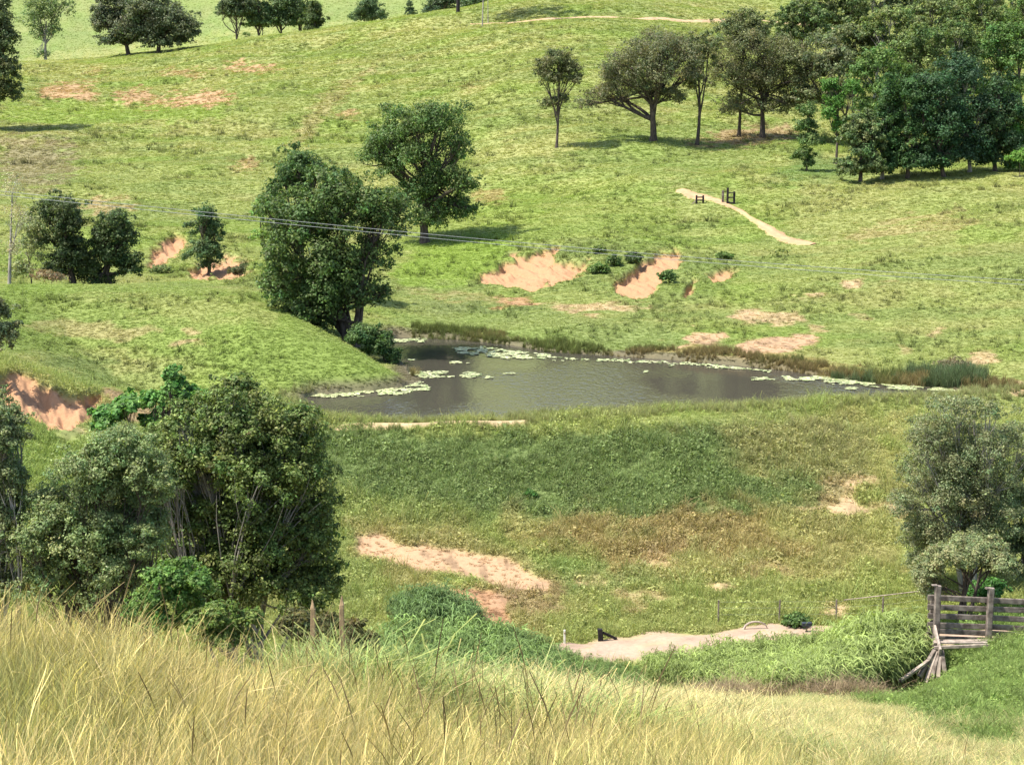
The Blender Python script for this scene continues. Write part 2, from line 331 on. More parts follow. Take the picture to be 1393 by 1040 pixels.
# terrain sheet
idx = np.arange(NU * ND).reshape(ND, NU)
Fq = np.stack([idx[:-1, :-1], idx[:-1, 1:], idx[1:, 1:], idx[1:, :-1]], -1).reshape(-1, 4)
g = np_mesh('ground', np.stack([X, Y, Z], -1).reshape(-1, 3), Fq, M_ground, (col * (1 - .17 * sst(56, 62, D2) * (1 - np.clip(bare, 0, 1)))[..., None]).reshape(-1, 3), smooth=True)  # thatch beyond the foreground darkened, painting shade into gaps between tufts
tag(g, kind='structure')

# ------------------------------------------------------------------ water
def water():
    m, n, p = newmat('pond_water')
    p.inputs['Base Color'].default_value = (.056, .050, .040, 1); p.inputs['Roughness'].default_value = .05; p.inputs['IOR'].default_value = 1.33
    p.inputs['Specular IOR Level'].default_value = .5
    g_ = N(n, 'ShaderNodeNewGeometry'); mp = N(n, 'ShaderNodeMapping'); mp.inputs['Scale'].default_value = (1, .55, 1)
    no = N(n, 'ShaderNodeTexNoise'); no.inputs['Scale'].default_value = 3.2; no.inputs['Detail'].default_value = 4
    n.links.new(g_.outputs['Position'], mp.inputs[0]); n.links.new(mp.outputs[0], no.inputs['Vector'])
    b = N(n, 'ShaderNodeBump'); b.inputs['Distance'].default_value = .08
    cz = N(n, 'ShaderNodeTexNoise'); cz.inputs['Scale'].default_value = .11; cz.inputs['Detail'].default_value = 3; n.links.new(mp.outputs[0], cz.inputs['Vector'])
    cr_ = N(n, 'ShaderNodeMapRange'); cr_.inputs[1].default_value = .42; cr_.inputs[2].default_value = .58; cr_.inputs[3].default_value = .10; cr_.inputs[4].default_value = .65
    n.links.new(cz.outputs[0], cr_.inputs[0]); n.links.new(cr_.outputs[0], b.inputs['Strength'])
    n.links.new(no.outputs[0], b.inputs['Height']); n.links.new(b.outputs[0], p.inputs['Normal'])
    P = np.array(PW); c = P.mean(0)
    import bmesh
    bm = bmesh.new(); vs = []
    for i, q in enumerate(P):
        a = P[i-1]; b2 = P[(i+1) % len(P)]; t = b2 - a; nn = np.array([t[1], -t[0]]); nn = nn / np.linalg.norm(nn)
        e = q + nn * 1.2
        if poly_sd(PW, np.array([e[0]]), np.array([e[1]]))[0] < 0: e = q - nn * 1.2
        vs.append(bm.verts.new((e[0], e[1], -H)))
    bm.faces.new(vs); bmesh.ops.triangulate(bm, faces=bm.faces[:]); bmesh.ops.recalc_face_normals(bm, faces=bm.faces[:])
    me = bpy.data.meshes.new('pond_water'); bm.to_mesh(me); bm.free(); me.materials.append(m)
    if me.polygons[0].normal.z < 0: me.flip_normals()
    o = bpy.data.objects.new('pond_water', me); COL.objects.link(o); tag(o, kind='structure')
water()

# ------------------------------------------------------------------ roads and tracks (sheets draped on the ground)
TRACKS = []
def ribbon(name, pts, hw, mat, dmin=55, lift=.05):
    P = [hit(a, b, dmin) for a, b in pts]; P = [np.array([p.x, p.y]) for p in P]; hw = np.array(hw if hasattr(hw, '__len__') else [hw] * len(P), float)
    L = np.concatenate([[0], np.cumsum([np.linalg.norm(P[i+1]-P[i]) for i in range(len(P)-1)])])
    s = np.arange(0, L[-1], .35); Pa = np.array(P); xy = np.stack([hermite(L, Pa[:, k][None].copy(), s)[0] for k in (0, 1)], -1); h = np.interp(s, L, hw)
    t = np.gradient(xy, axis=0); t /= np.linalg.norm(t, axis=1)[:, None] + 1e-9; nn = np.stack([-t[:, 1], t[:, 0]], -1)
    h = h * (.55 + 1.0 * fbm(xy[:, 0], xy[:, 1], 1.6, 3, 5)); k = 13; a = np.linspace(-1, 1, k)
    V = xy[:, None] + nn[:, None] * (a[None, :, None] * h[:, None, None]); x = V[..., 0]; y = V[..., 1]
    z = grid_at(Zg, x, y) + lift * (1.2 - 2.3 * np.abs(a)[None] ** 4) + (fbm(x, y, .8, 3, 8) - .5) * .08
    n_ = len(s); id_ = np.arange(n_ * k).reshape(n_, k); f = np.stack([id_[:-1, :-1], id_[:-1, 1:], id_[1:, 1:], id_[1:, :-1]], -1).reshape(-1, 4)
    rut = np.exp(-((np.abs(a[None]) - .42) / .16) ** 2) + .0 * x; ve = fbm(x, y, .5, 3, 12); big_ = fbm(x, y, 2.5, 3, 13)
    cv = np.array(mat)[None, None] * (1 - .16 * rut + .5 * (ve - .5) + .35 * (big_ - .5))[..., None]; eg = np.clip(sst(.62, .95, np.abs(a[None]) + (ve - .5) * 1.3) + .5 * sst(.6, .75, big_) * (1 - rut), 0, 1)[..., None]
    cv = cv * (1 - eg) + DRY * .95 * eg
    o = np_mesh(name, np.stack([x, y, z], -1).reshape(-1, 3), f, M_ground, cv.reshape(-1, 3), smooth=True); tag(o, kind='structure')
    TRACKS.append((xy[::2], h[::2])); return o
ribbon('dirt_road', [(730,889),(765,890),(830,889),(900,883),(990,874),(1090,862),(1180,862),(1290,868),(1380,872)], [1.0,1.9,2.2,2.0,1.7,1.4,1.3,1.3,1.3], (.37,.265,.19), 55, .07)
ribbon('hill_track', [(640,33),(720,29),(760,26),(820,24),(900,26),(975,29),(1080,33),(1160,40)], [.5,.7,1.3,1.6,1.6,1.5,1.3,1.2], (.42,.29,.17), 200, .12)
ribbon('gate_track', [(925,258),(945,266),(975,273),(1000,284),(1030,302),(1055,318),(1080,329),(1108,333)], [.8,1.5,.8,.45,.6,.9,1.2,.7], (.42,.27,.15), 120, .08)
ribbon('dam_track', [(400,582),(500,579),(560,577),(620,575),(680,574),(725,573)], [.2,.4,.55,.6,.5,.25], (.42,.31,.18), 70, .07)

# ------------------------------------------------------------------ grass as instanced tufts
def blades(n, h, wdt, spread, lean, seg=3, colf=None, droop=.35, seed=0, heads=0, headw=.012, g0=.5, azb=None, face=False):
    r = np.random.default_rng(seed); V = []; Fc = []; Cc = []
    for i in range(n):
        a = r.uniform(0, 6.283); rr = spread * math.sqrt(r.uniform()); x0, y0 = rr * math.cos(a), rr * math.sin(a)
        az = r.uniform(0, 6.283) if azb is None else r.normal() * azb; hh = h * r.uniform(.55, 1.12); l = lean * r.uniform(.2, 1.3) * hh; wv = wdt * r.uniform(.7, 1.3)
        fa = az - 1.5708 if face else r.uniform(0, 6.283); sx, sy = math.cos(fa), math.sin(fa); c = colf(r); hd = i < heads
        if hd: hh *= 1.22
        b0 = len(V)
        for k in range(seg + 1):
            t = k / seg; bx = x0 + math.cos(az) * l * t * t; by = y0 + math.sin(az) * l * t * t; bz = hh * (t - droop * lean * t ** 3)
            ww = wv * (1 - t * .85)
            if hd: ww = wv * .5 if t < .72 else headw * (1.25 - t)*2.2
            V += [(bx - sx * ww, by - sy * ww, bz), (bx + sx * ww, by + sy * ww, bz)]
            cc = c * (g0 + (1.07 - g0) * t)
            if hd and t > .7: cc = np.array(HEADC) * r.uniform(.7, 1.2)
            Cc += [cc, cc]
        for k in range(seg): q = b0 + 2 * k; Fc.append((q, q + 1, q + 3, q + 2))
    return np.array(V), np.array(Fc), np.array(Cc)
HEADC = (1.15, 1.0, .85)
def leafy(n, rad, hgt, lw, seed, colf):
    r = np.random.default_rng(seed); d = r.normal(size=(n, 3)); d /= np.linalg.norm(d, axis=1)[:, None]; d[:, 2] = np.abs(d[:, 2])
    c = d * np.array([rad, rad, hgt]) * (r.uniform(.35, 1, (n, 1))); nr = d * .5 + r.normal(size=(n, 3)) * .5 + np.array([0, 0, .55])
    return quads(c, nr, r.uniform(.6, 1.3, n) * lw, r, .55) + (np.repeat(np.array([colf(r) for _ in range(n)]), 4, 0),)
def quads(c, nr, L, r, asp=.5):
    nr = nr / (np.linalg.norm(nr, axis=1)[:, None] + 1e-9); t = np.cross(nr, r.normal(size=nr.shape)); t /= np.linalg.norm(t, axis=1)[:, None] + 1e-9; b = np.cross(nr, t)
    L = np.asarray(L)[:, None]; V = np.stack([c - t * L * .5, c + b * L * asp * .5, c + t * L * .5, c - b * L * asp * .5], 1).reshape(-1, 3)
    return V, np.arange(len(V)).reshape(-1, 4)
def tint_f(lo=.75, hi=1.25, hue=.1):
    return lambda r: np.clip(r.uniform(lo, hi) * (1 + r.normal(size=3) * hue * .5), .05, 2.5)
def library(name, meshes):
    c = bpy.data.collections.new(name)
    for i, (v, f, k) in enumerate(meshes):
        o = np_mesh('%s_%d' % (name, i), v, f, M_grass, k, link=False); c.objects.link(o)
    return c, len(meshes)
def scatter(name, label, cat, lib, x, y, sc, tint, sink=.02, tilt=.12, vr=None, zr=None):
    c, nv = lib; n = len(x); z = grid_at(Zg, x, y) - sink * sc
    me = bpy.data.meshes.new(name); me.vertices.add(n); me.vertices.foreach_set('co', np.stack([x, y, z], -1).astype(np.float32).ravel())
    def at(nm, ty, key, v): a = me.attributes.new(nm, ty, 'POINT'); a.data.foreach_set(key, np.ascontiguousarray(v).ravel())
    at('tint', 'FLOAT_VECTOR', 'vector', tint.astype(np.float32))
    at('rot', 'FLOAT_VECTOR', 'vector', np.stack([rng.normal(size=n) * tilt, rng.normal(size=n) * tilt, rng.uniform(0, 6.283, n) if zr is None else rng.normal(size=n) * zr], -1).astype(np.float32))
    s3 = np.stack([sc, sc, sc * rng.uniform(.75, 1.2, n)], -1); at('sc', 'FLOAT_VECTOR', 'vector', s3.astype(np.float32))
    at('vi', 'INT', 'value', (rng.integers(0, nv, n) if vr is None else vr).astype(np.int32))
    o = bpy.data.objects.new(name, me); COL.objects.link(o); tag(o, label, cat, kind='stuff')
    ng = bpy.data.node_groups.new(name, 'GeometryNodeTree')
    ng.interface.new_socket('Geometry', in_out='INPUT', socket_type='NodeSocketGeometry'); ng.interface.new_socket('Geometry', in_out='OUTPUT', socket_type='NodeSocketGeometry')
    gi = ng.nodes.new('NodeGroupInput'); go = ng.nodes.new('NodeGroupOutput'); ip = ng.nodes.new('GeometryNodeInstanceOnPoints')
    ci = ng.nodes.new('GeometryNodeCollectionInfo'); ci.inputs['Collection'].default_value = c; ci.inputs['Separate Children'].default_value = True; ci.inputs['Reset Children'].default_value = True
    ng.links.new(gi.outputs[0], ip.inputs['Points']); ng.links.new(ci.outputs[0], ip.inputs['Instance']); ip.inputs['Pick Instance'].default_value = True
    for nm, ty, so_ in (('rot', 'FLOAT_VECTOR', 'Rotation'), ('sc', 'FLOAT_VECTOR', 'Scale'), ('vi', 'INT', 'Instance Index')):
        na = ng.nodes.new('GeometryNodeInputNamedAttribute'); na.data_type = ty; na.inputs['Name'].default_value = nm
        src = na.outputs['Attribute']
        if nm == 'rot': er = ng.nodes.new('FunctionNodeEulerToRotation'); ng.links.new(src, er.inputs[0]); src = er.outputs[0]
        ng.links.new(src, ip.inputs[so_])
    ng.links.new(ip.outputs[0], go.inputs[0])
    mo = o.modifiers.new('tufts', 'NODES'); mo.node_group = ng
    return o
def off_tracks(x, y, mar=.0):
    k = np.ones(len(x), bool)
    for xy, h in TRACKS:
        bb = (x > xy[:, 0].min() - 3) & (x < xy[:, 0].max() + 3) & (y > xy[:, 1].min() - 3) & (y < xy[:, 1].max() + 3)
        ii = np.nonzero(bb)[0]
        for c0 in range(0, len(ii), 20000):
            q = ii[c0:c0+20000]; d2 = (x[q, None] - xy[None, :, 0]) ** 2 + (y[q, None] - xy[None, :, 1]) ** 2
            k[q[(d2 < ((h[None] * .68 + mar) ** 2)).any(1)]] = False
    return k
def pix(x, y): return proj(x, y, grid_at(Zg, x, y))

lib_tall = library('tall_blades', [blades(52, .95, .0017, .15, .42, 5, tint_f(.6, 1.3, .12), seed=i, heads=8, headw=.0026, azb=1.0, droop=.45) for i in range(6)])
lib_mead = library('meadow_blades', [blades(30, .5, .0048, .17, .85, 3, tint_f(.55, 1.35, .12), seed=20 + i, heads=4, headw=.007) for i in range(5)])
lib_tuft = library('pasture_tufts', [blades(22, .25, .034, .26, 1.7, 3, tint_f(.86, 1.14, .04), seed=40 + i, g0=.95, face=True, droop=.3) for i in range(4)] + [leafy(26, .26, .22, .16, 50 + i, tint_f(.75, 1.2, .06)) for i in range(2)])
lib_weed = library('weed_clumps', [leafy(70, .38, .55, .14, 60 + i, tint_f(.75, 1.2, .07)) for i in range(4)] + [blades(24, .8, .022, .25, .6, 3, tint_f(.7, 1.3, .08), seed=66 + i) for i in range(2)])
lib_reed = library('reed_clumps', [blades(26, 1.0, .016, .22, .35, 3, tint_f(.6, 1.3, .12), seed=80 + i) for i in range(3)])
def cane_mesh(seed, ns=9):
    r = np.random.default_rng(seed); V = []; Fc = []; Cc = []
    def strip(P, w, c0, c1, side):
        b0 = len(V); k = len(P)
        for q, p in enumerate(P):
            t = q / (k - 1); ww = w * (1 - t) ** .6 if w > .014 else w * (1 - .5 * t); V.append(p - side * ww); V.append(p + side * ww); cc = c0 + (c1 - c0) * t; Cc.extend([cc, cc])
        for q in range(k - 1): Fc.append((b0 + 2*q, b0 + 2*q+1, b0 + 2*q+3, b0 + 2*q+2))
    for i in range(ns):
        a = r.uniform(0, 6.283); p0 = np.array([math.cos(a), math.sin(a), 0]) * .28 * math.sqrt(r.uniform()); h = r.uniform(.6, 1.0); ln = np.array([r.normal() * .12, r.normal() * .12, 0])
        T = np.linspace(0, 1, 4)[:, None]; P = p0 + T * np.array([0, 0, h]) + T ** 2 * ln; c = np.array([1., 1, 1]) * r.uniform(.65, 1.3)
        strip(P, .010, c * np.array([1.2, .62, .8]) * .7, c, np.array([math.cos(a + 1), math.sin(a + 1), 0]))
        for k in range(11):
            t = r.uniform(.38, 1.0); b = p0 + np.array([0, 0, h]) * t + ln * t * t; az = r.uniform(0, 6.283); L = r.uniform(.2, .4); dr = np.array([math.cos(az), math.sin(az), 0]); rise = r.uniform(.5, 1.6)
            Q = [b + dr * L * q + np.array([0, 0, L * (rise * q - (rise + .35) * q * q)]) for q in (0, .35, .7, 1.)]
            cl = c * r.uniform(.75, 1.25) * (.55 + .5 * t) * (1 if t > .4 or r.uniform() < .3 else np.array([1.5, .8, .9])); strip(Q, .015, cl * .8, cl * 1.1, np.array([-dr[1], dr[0], 0.25]))
    return np.array(V), np.array(Fc), np.array(Cc)
lib_cane = library('cane_clumps', [cane_mesh(90 + i) for i in range(5)])
lib_rank = library('rank_grass', [blades(16, .5, .010, .22, .5, 3, tint_f(.65, 1.3, .08), seed=140 + i, heads=1, headw=.008, g0=.7) for i in range(4)] + [leafy(34, .3, .34, .11, 150 + i, tint_f(.8, 1.15, .06)) for i in range(3)])

def field(n, u0, u1, d0, d1, p=2):
    u = rng.uniform(u0, u1, n)
    d = np.exp(rng.uniform(math.log(d0), math.log(d1), n)) if p == 2 else np.sqrt(rng.uniform(d0 ** 2, d1 ** 2, n))
    return u * d, d
def lum(t, s): return t * np.exp(rng.normal(size=(len(t), 1)) * s)
# foreground hay-coloured grass
x, y = field(24000, -.40, .40, 4.6, 22, 1); px, pr = pix(x, y)
gh = Gh(px, y); tn = np.array([.55, .49, .24]) * np.ones((len(x), 1)); k1 = fbm(x, y, 1.7, 3, 5)
tn = tn + (np.array([.30, .36, .13]) - tn) * (sst(.42, .64, k1) * .6 + .15 * sst(300, 900, px))[:, None]; tn = np.where(rng.uniform(size=(len(x), 1)) < .2, np.array([.20, .20, .07]), tn)
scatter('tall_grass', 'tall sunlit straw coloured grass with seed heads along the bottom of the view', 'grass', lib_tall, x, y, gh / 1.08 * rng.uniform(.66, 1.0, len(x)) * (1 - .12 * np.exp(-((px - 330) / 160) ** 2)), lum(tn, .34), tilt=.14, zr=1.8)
lib_stem = library('loose_stems', [blades(5, .95, .0020, .2, 1.1, 6, lambda r: np.array([1., 1, 1]) * r.uniform(.6, 1.2), seed=190 + i, heads=3, headw=.0034, droop=.35, g0=.8) for i in range(5)])
x, y = field(3200, -.40, .40, 9.5, 22, 1); px, pr = pix(x, y); tn = np.where(rng.uniform(size=(len(x), 1)) < .7, np.array([.60, .52, .30]), np.array([.30, .24, .11]))
scatter('loose_stems', 'bent pale stems lying across the straw coloured grass', 'grass', lib_stem, x, y, Gh(px, y) * rng.uniform(.6, 1.0, len(x)), lum(tn, .2), tilt=.3)
# scattered dark seed spikes
HEADC = (.17, .12, .06)
lib_spike = library('seed_spikes', [blades(2, 1.12, .0017, .06, .35, 6, lambda r: np.array([.36, .30, .14]), seed=120 + i, heads=2, headw=.0050) for i in range(4)])
x, y = field(1300, -.40, .40, 5.2, 19, 1); px, pr = pix(x, y)
k = (y > 7.6) & (rng.uniform(size=len(x)) < .45 * np.exp(-((px - 640) / 260) ** 2) + .1)
scatter('seed_spikes', 'thin dark seed spikes standing above the straw coloured grass', 'grass', lib_spike, x[k], y[k], Gh(px[k], y[k]) / 1.0 * rng.uniform(.9, 1.25, k.sum()), lum(np.ones((k.sum(), 3)), .2))
# the field beyond, shorter
x, y = field(70000, -.42, .42, 17, 58, 1); px, pr = pix(x, y)
dl = np.interp(px, [0, 200, 400, 600, 800, 1000, 1200, 1260, 1393], [38, 40, 42, 46, 47, 48, 42, 36, 33]) + (fbm(x, y, 2, 3, 91) - .5) * 6
isg = y > dl
tn = np.array([.53, .475, .235]) + np.zeros((len(x), 3)); tn += (np.array([.28, .34, .12]) - tn) * sst(.42, .66, fbm(x, y, 2.5, 3, 92))[:, None]
tg = np.array([.20, .275, .075]) + np.zeros((len(x), 3)); tn = np.where(isg[:, None], tg, tn)
k = off_tracks(x, y)
scatter('field_grass', 'shorter dry grass of the field sloping down to the road', 'grass', lib_mead, x[k], y[k], (np.maximum(Gh(px, y), .30) / .5 * (.35 + 1.2 * fbm(x, y, 1.2, 3, 94)) * rng.uniform(.6, 1.3, len(x)))[k], lum(tn, .3)[k])
k = isg & (rng.uniform(size=len(x)) < .25) & off_tracks(x, y, .3)
scatter('field_weeds', 'lush green ground cover below the timber ramp', 'weeds', lib_weed, x[k], y[k], rng.uniform(.35, .75, k.sum()), lum(tg[k] * .95, .2), sink=.1)
x, y = field(5200, -.1, .42, 12, 36, 1); px, pr = pix(x, y); k = (px > 620) & (fbm(x, y, 1.4, 3, 131) > .5); tn = np.where(rng.uniform(size=(len(x), 1)) < .5, np.array([.55, .48, .24]), np.array([.30, .33, .13]))
scatter('tall_grass', 'scattered taller tussocks in the dry field at the lower right', 'grass', lib_mead, x[k], y[k], rng.uniform(.7, 1.25, k.sum()), lum(tn[k], .25), tilt=.2)
x, y = field(2600, -.2, -.04, 19.5, 24, 1); px, pr = pix(x, y); k = (px > 375) & (px < 530)
lib_brk = library('bracken', [blades(14, .75, .008, .2, .95, 4, lambda r: np.array([.30, .22, .12]) * r.uniform(.35, 1.3), seed=180 + i, droop=.55) for i in range(4)])
scatter('dry_bracken', 'dark brown arching dry stalks round the two stakes', 'dry weeds', lib_brk, x[k], y[k], rng.uniform(.6, 1.15, k.sum()), lum(np.ones((k.sum(), 3)), .3), tilt=.25)
# hillside pasture
x, y = field(1000000, -.350, .350, 56, 1150)
bb = grid_at(bare, x, y); sw = grid_at(sdw, x, y); cc = grid_at(col, x, y); px, pr = pix(x, y)
dam = (y < 90) & (pr > 565)
k = (rng.uniform(size=len(x)) > bb * .92 - .04) & (sw > .15) & off_tracks(x, y) & ~(dam & (rng.uniform(size=len(x)) < .45)) & (pr > -25)
x, y, cc, px, pr = x[k], y[k], cc[k], px[k], pr[k]
sc = np.clip(y / 140, .7, 2.6) * np.exp(rng.normal(size=len(x)) * .3) * .46
br = 1.18
vr = np.where(rng.uniform(size=len(x)) < .8, rng.integers(0, 4, len(x)), rng.integers(4, 6, len(x)))
scatter('pasture_grass', 'green and straw pasture grass covering the hillsides', 'grass', lib_tuft, x, y, sc, lum(cc * br, .06), sink=.06, vr=vr)
x, y = field(60000, -.365, .365, 58, 94); cc = grid_at(col, x, y); px, pr = pix(x, y)
k = (rng.uniform(size=len(x)) > grid_at(bare, x, y) * 1.9) & (grid_at(sdw, x, y) > .6) & off_tracks(x, y, .15)
x, y, cc = x[k], y[k], cc[k]
scatter('rank_grass', 'rank mixed green and straw grass between the road and the dam wall', 'grass', lib_rank, x, y, np.exp(rng.normal(size=len(x)) * .3) * (.30 + 1.0 * fbm(x, y, 3, 4, 96)), lum(cc * 1.3, .12), sink=.05)
# weeds on the dam face and rank growth round the slips
x, y = field(60000, -.365, .365, 60, 92); px, pr = pix(x, y); dm = grid_at(col, x, y)
m = poly_sd([(400,570),(560,585),(760,592),(900,578),(1130,565),(1190,620),(1130,700),(1000,718),(860,740),(700,720),(560,700),(460,660),(380,640)], px, pr)
k = (m < (fbm(x, y, 4, 4, 95) - .5) * 110 + 6) & (rng.uniform(size=len(x)) > grid_at(bare, x, y) * 2.6) & (grid_at(sdw, x, y) > .8) & (fbm(x, y, 1.8, 3, 98) > .40)
x, y, dm = x[k], y[k], dm[k]
scatter('dam_weeds', 'dense dark green weeds covering the face of the dam wall', 'weeds', lib_weed, x, y, np.exp(rng.normal(size=len(x)) * .3) * .62, lum(dm * 1.15, .16), sink=.1)
# rougher clumps all over the far banks
x, y = field(30000, -.365, .365, 96, 400); px, pr = pix(x, y); cc = grid_at(col, x, y); nz = fbm(x, y, 6, 4, 99)
edge = np.zeros(len(x))
for P in ([(640,375),(700,335),(770,325),(935,328),(1010,360),(960,410),(900,412),(830,408),(800,395),(640,392)], [(195,365),(210,330),(260,310),(345,345),(345,380)], [(50,508),(140,520),(240,545),(240,560),(120,532)]):
    edge = np.maximum(edge, 1 - sst(-4, 10, poly_sd(P, px, pr)))
k = ((nz > .57) | (rng.uniform(size=len(x)) < edge * .8)) & (rng.uniform(size=len(x)) > grid_at(bare, x, y) * 1.1) & (grid_at(sdw, x, y) > .5) & off_tracks(x, y, .4) & (pr > -25)
x, y, cc = x[k], y[k], cc[k]
scatter('rank_weeds', 'darker rank weed clumps dotted over the far slopes', 'weeds', lib_weed, x, y, np.clip(y / 130, .8, 2) * np.exp(rng.normal(size=len(x)) * .3) * .62, lum(cc * .78, .16), sink=.12)
# reeds along the far shore
x, y = field(90000, -.365, .365, 84, 125); px, pr = pix(x, y); sw = grid_at(sdw, x, y); ns = fbm(x, y, 3.5, 3, 101)
far = ((pr < 512) & (px > 560)) | ((px > 1110) & (pr < 528)) 
k = (sw > -.35) & (sw < .5 + ns * 3.2) & far & (ns > .30)
big = (px > 1130) & (px < 1340); x, y, px, ns, big = x[k], y[k], px[k], ns[k], big[k]
tr = np.array([.13, .15, .045]) + (np.array([.22, .17, .075]) - np.array([.13, .15, .045])) * sst(.4, .6, fbm(x, y, 5, 2, 103))[:, None]
tr = np.where(big[:, None] & (ns > .5)[:, None], np.array([.105, .14, .065]), tr)
scatter('shore_reeds', 'olive and russet reeds fringing the far shore of the pond', 'reeds', lib_reed, x, y, np.where(big, .3 + 1.0 * ns, .25 + .5 * ns) * rng.uniform(.7, 1.2, len(x)), lum(tr * 1.25, .2))
# near edge of the pond: thin seeding grass on the dam crest
x, y = field(40000, -.365, .365, 80, 99); px, pr = pix(x, y); sw = grid_at(sdw, x, y)
k = (sw > .1) & (sw < 3.2) & (pr > 528) & (rng.uniform(size=len(x)) < .5) & off_tracks(x, y) & (px > 380)
tr = np.array([.37, .37, .16]) + np.zeros((k.sum(), 3))
scatter('crest_grass', 'pale seeding grass along the crest of the dam', 'grass', lib_reed, x[k], y[k], rng.uniform(.25, .6, k.sum()), lum(tr, .16))
# canes beside the road
def canes(name, label, poly, n, d0, d1, sc, tint, dd=.22):
    x, y = field(n, -.2, .36, d0, d1); px, pr = pix(x, y); m = poly_sd(poly, px, pr); k = (m < 4) & off_tracks(x, y, .1)
    x, y, px = x[k], y[k], px[k]; s = np.interp(px, *sc) * rng.uniform(.75, 1.15, len(x))
    t = np.array(tint) + np.zeros((len(x), 3))
    scatter(name, label, 'cane grass', lib_cane, x, y, s, lum(t, dd), tilt=.1)
canes('cane_grass', 'bright green cane grass between the dirt road and the field, left of the timber ramp', [(885,915),(980,905),(1080,898),(1180,890),(1228,893),(1238,922),(1190,938),(1050,948),(960,940),(885,925)], 13000, 44, 61, ([880, 960, 1100, 1200, 1250], [.8, 1.0, 1.05, 1.75, 1.45]), (.29, .36, .115))
x, y = field(5200, .06, .26, 46, 53); px, pr = pix(x, y); k = poly_sd([(900,925),(960,938),(1050,946),(1190,938),(1245,915),(1265,925),(1190,956),(1050,966),(940,955)], px, pr) < 3
lib_dead = library('dead_stalks', [blades(12, .8, .009, .2, .9, 4, lambda r: np.array([.36, .27, .16]) * r.uniform(.45, 1.3), seed=170 + i, droop=.5) for i in range(4)])
scatter('dead_stalks', 'brown dead stalks at the foot of the bright cane grass', 'dead canes', lib_dead, x[k], y[k], rng.uniform(.5, 1.3, k.sum()), lum(np.ones((k.sum(), 3)), .3), tilt=.35)
canes('cane_grass', 'blue green cane grass below the bare track, left of the dirt road', [(520,905),(560,880),(640,880),(720,895),(780,905),(860,915),(870,930),(760,945),(520,960)], 10000, 44, 61, ([520, 700, 760, 800, 870], [1.4, 1.4, .8, .45, .4]), (.185, .27, .085))
canes('cane_grass', 'small dark clump of cane grass at the foot of the bare track', [(535,840),(560,832),(620,842),(650,850),(640,865),(560,862)], 9000, 56, 72, ([535, 600, 650], [1.1, 1.5, .9]), (.15, .23, .08))

# ------------------------------------------------------------------ lily pads
def lilies():
    P = []
    Z_ = [([(615,474),(650,470),(690,478),(745,482),(750,487),(700,489),(660,484),(625,481)], 1000), ([(530,460),(580,461),(575,466),(530,465)], 350), ([(555,507),(600,504),(655,509),(640,513),(580,515)], 300),
          ([(420,536),(500,531),(545,524),(575,520),(585,530),(560,535),(480,541),(425,541)], 800), ([(1065,512),(1130,514),(1200,520),(1290,528),(1320,534),(1230,531),(1130,521),(1070,516)], 2300),
          ([(750,486),(850,489),(950,495),(1060,506),(1060,509),(950,499),(850,493),(750,489)], 700), ([(612,492),(650,493),(640,496),(612,495)], 70), ([(685,508),(700,506),(698,510),(686,511)], 26), ([(1020,514),(1060,514),(1050,518),(1022,517)], 90),
          ([(555,488),(566,488),(566,491),(556,491)], 22), ([(1150,527),(1175,527),(1172,530),(1152,530)], 40), ([(875,505),(882,504),(882,507),(876,507)], 8), ([(660,512),(672,513),(670,516),(661,516)], 14)]
    for poly, n in Z_:
        a = np.array(poly, float); px = rng.uniform(a[:, 0].min(), a[:, 0].max(), n * 4); pr = rng.uniform(a[:, 1].min(), a[:, 1].max(), n * 4)
        y = H / s_of(pr); x = u_of(px, pr) * y
        k = (poly_sd(a, px, pr) < (fbm(x, y, 1.2, 3, 111) - .5) * 6) & (fbm(x, y, .7, 2, 113) > .42)
        P.append(np.stack([x[k], y[k]], -1)[:n])
    P = np.concatenate(P); n = len(P); r = rng.uniform(.07, .16, n); a = np.linspace(.25, 6.03, 8); ph = rng.uniform(0, 6.28, n)
    x = P[:, 0, None] + r[:, None] * np.cos(a[None] + ph[:, None]); y = P[:, 1, None] + r[:, None] * np.sin(a[None] + ph[:, None])
    z = -H + .012 + rng.uniform(0, .03, n)[:, None] + rng.uniform(0, .035, (n, 8))
    c = np.array([.44, .46, .24]) * np.exp(rng.normal(size=(n, 1)) * .25); c = np.where(rng.uniform(size=(n, 1)) < .25, c * np.array([.5, .6, .45]), c)
    o = np_mesh('lily_pads', np.stack([x, y, z], -1).reshape(-1, 3), np.arange(n * 8).reshape(n, 8), M_pad, np.repeat(c, 8, 0))
    tag(o, 'pale water lily pads floating in patches on the pond', 'lily pads', kind='stuff')
lilies()

# ------------------------------------------------------------------ trees
class Tubes:
    def __init__(s): s.V = []; s.F = []; s.n = 0
    def add(s, P, Rr, seg=6):
        P = np.asarray(P, float); k = len(P); T_ = np.gradient(P, axis=0); T_ /= np.linalg.norm(T_, axis=1)[:, None] + 1e-9
        ref = np.array([.31, .87, .2]); a = np.cross(T_, ref); a /= np.linalg.norm(a, axis=1)[:, None] + 1e-9; b = np.cross(T_, a)
        an = np.arange(seg) * 6.28319 / seg; Rr = np.broadcast_to(Rr, k)
        V = P[:, None] + Rr[:, None, None] * (np.cos(an)[None, :, None] * a[:, None] + np.sin(an)[None, :, None] * b[:, None])
        i = np.arange(k * seg).reshape(k, seg) + s.n; j = np.roll(i, -1, 1)
        s.F.append(np.stack([i[:-1], j[:-1], j[1:], i[1:]], -1).reshape(-1, 4)); s.V.append(V.reshape(-1, 3)); s.n += k * seg
    def build(s, name, mat, parent=None, off=(0, 0, 0)):
        return np_mesh(name, np.concatenate(s.V) - np.array(off), np.concatenate(s.F), mat, smooth=True, parent=parent)
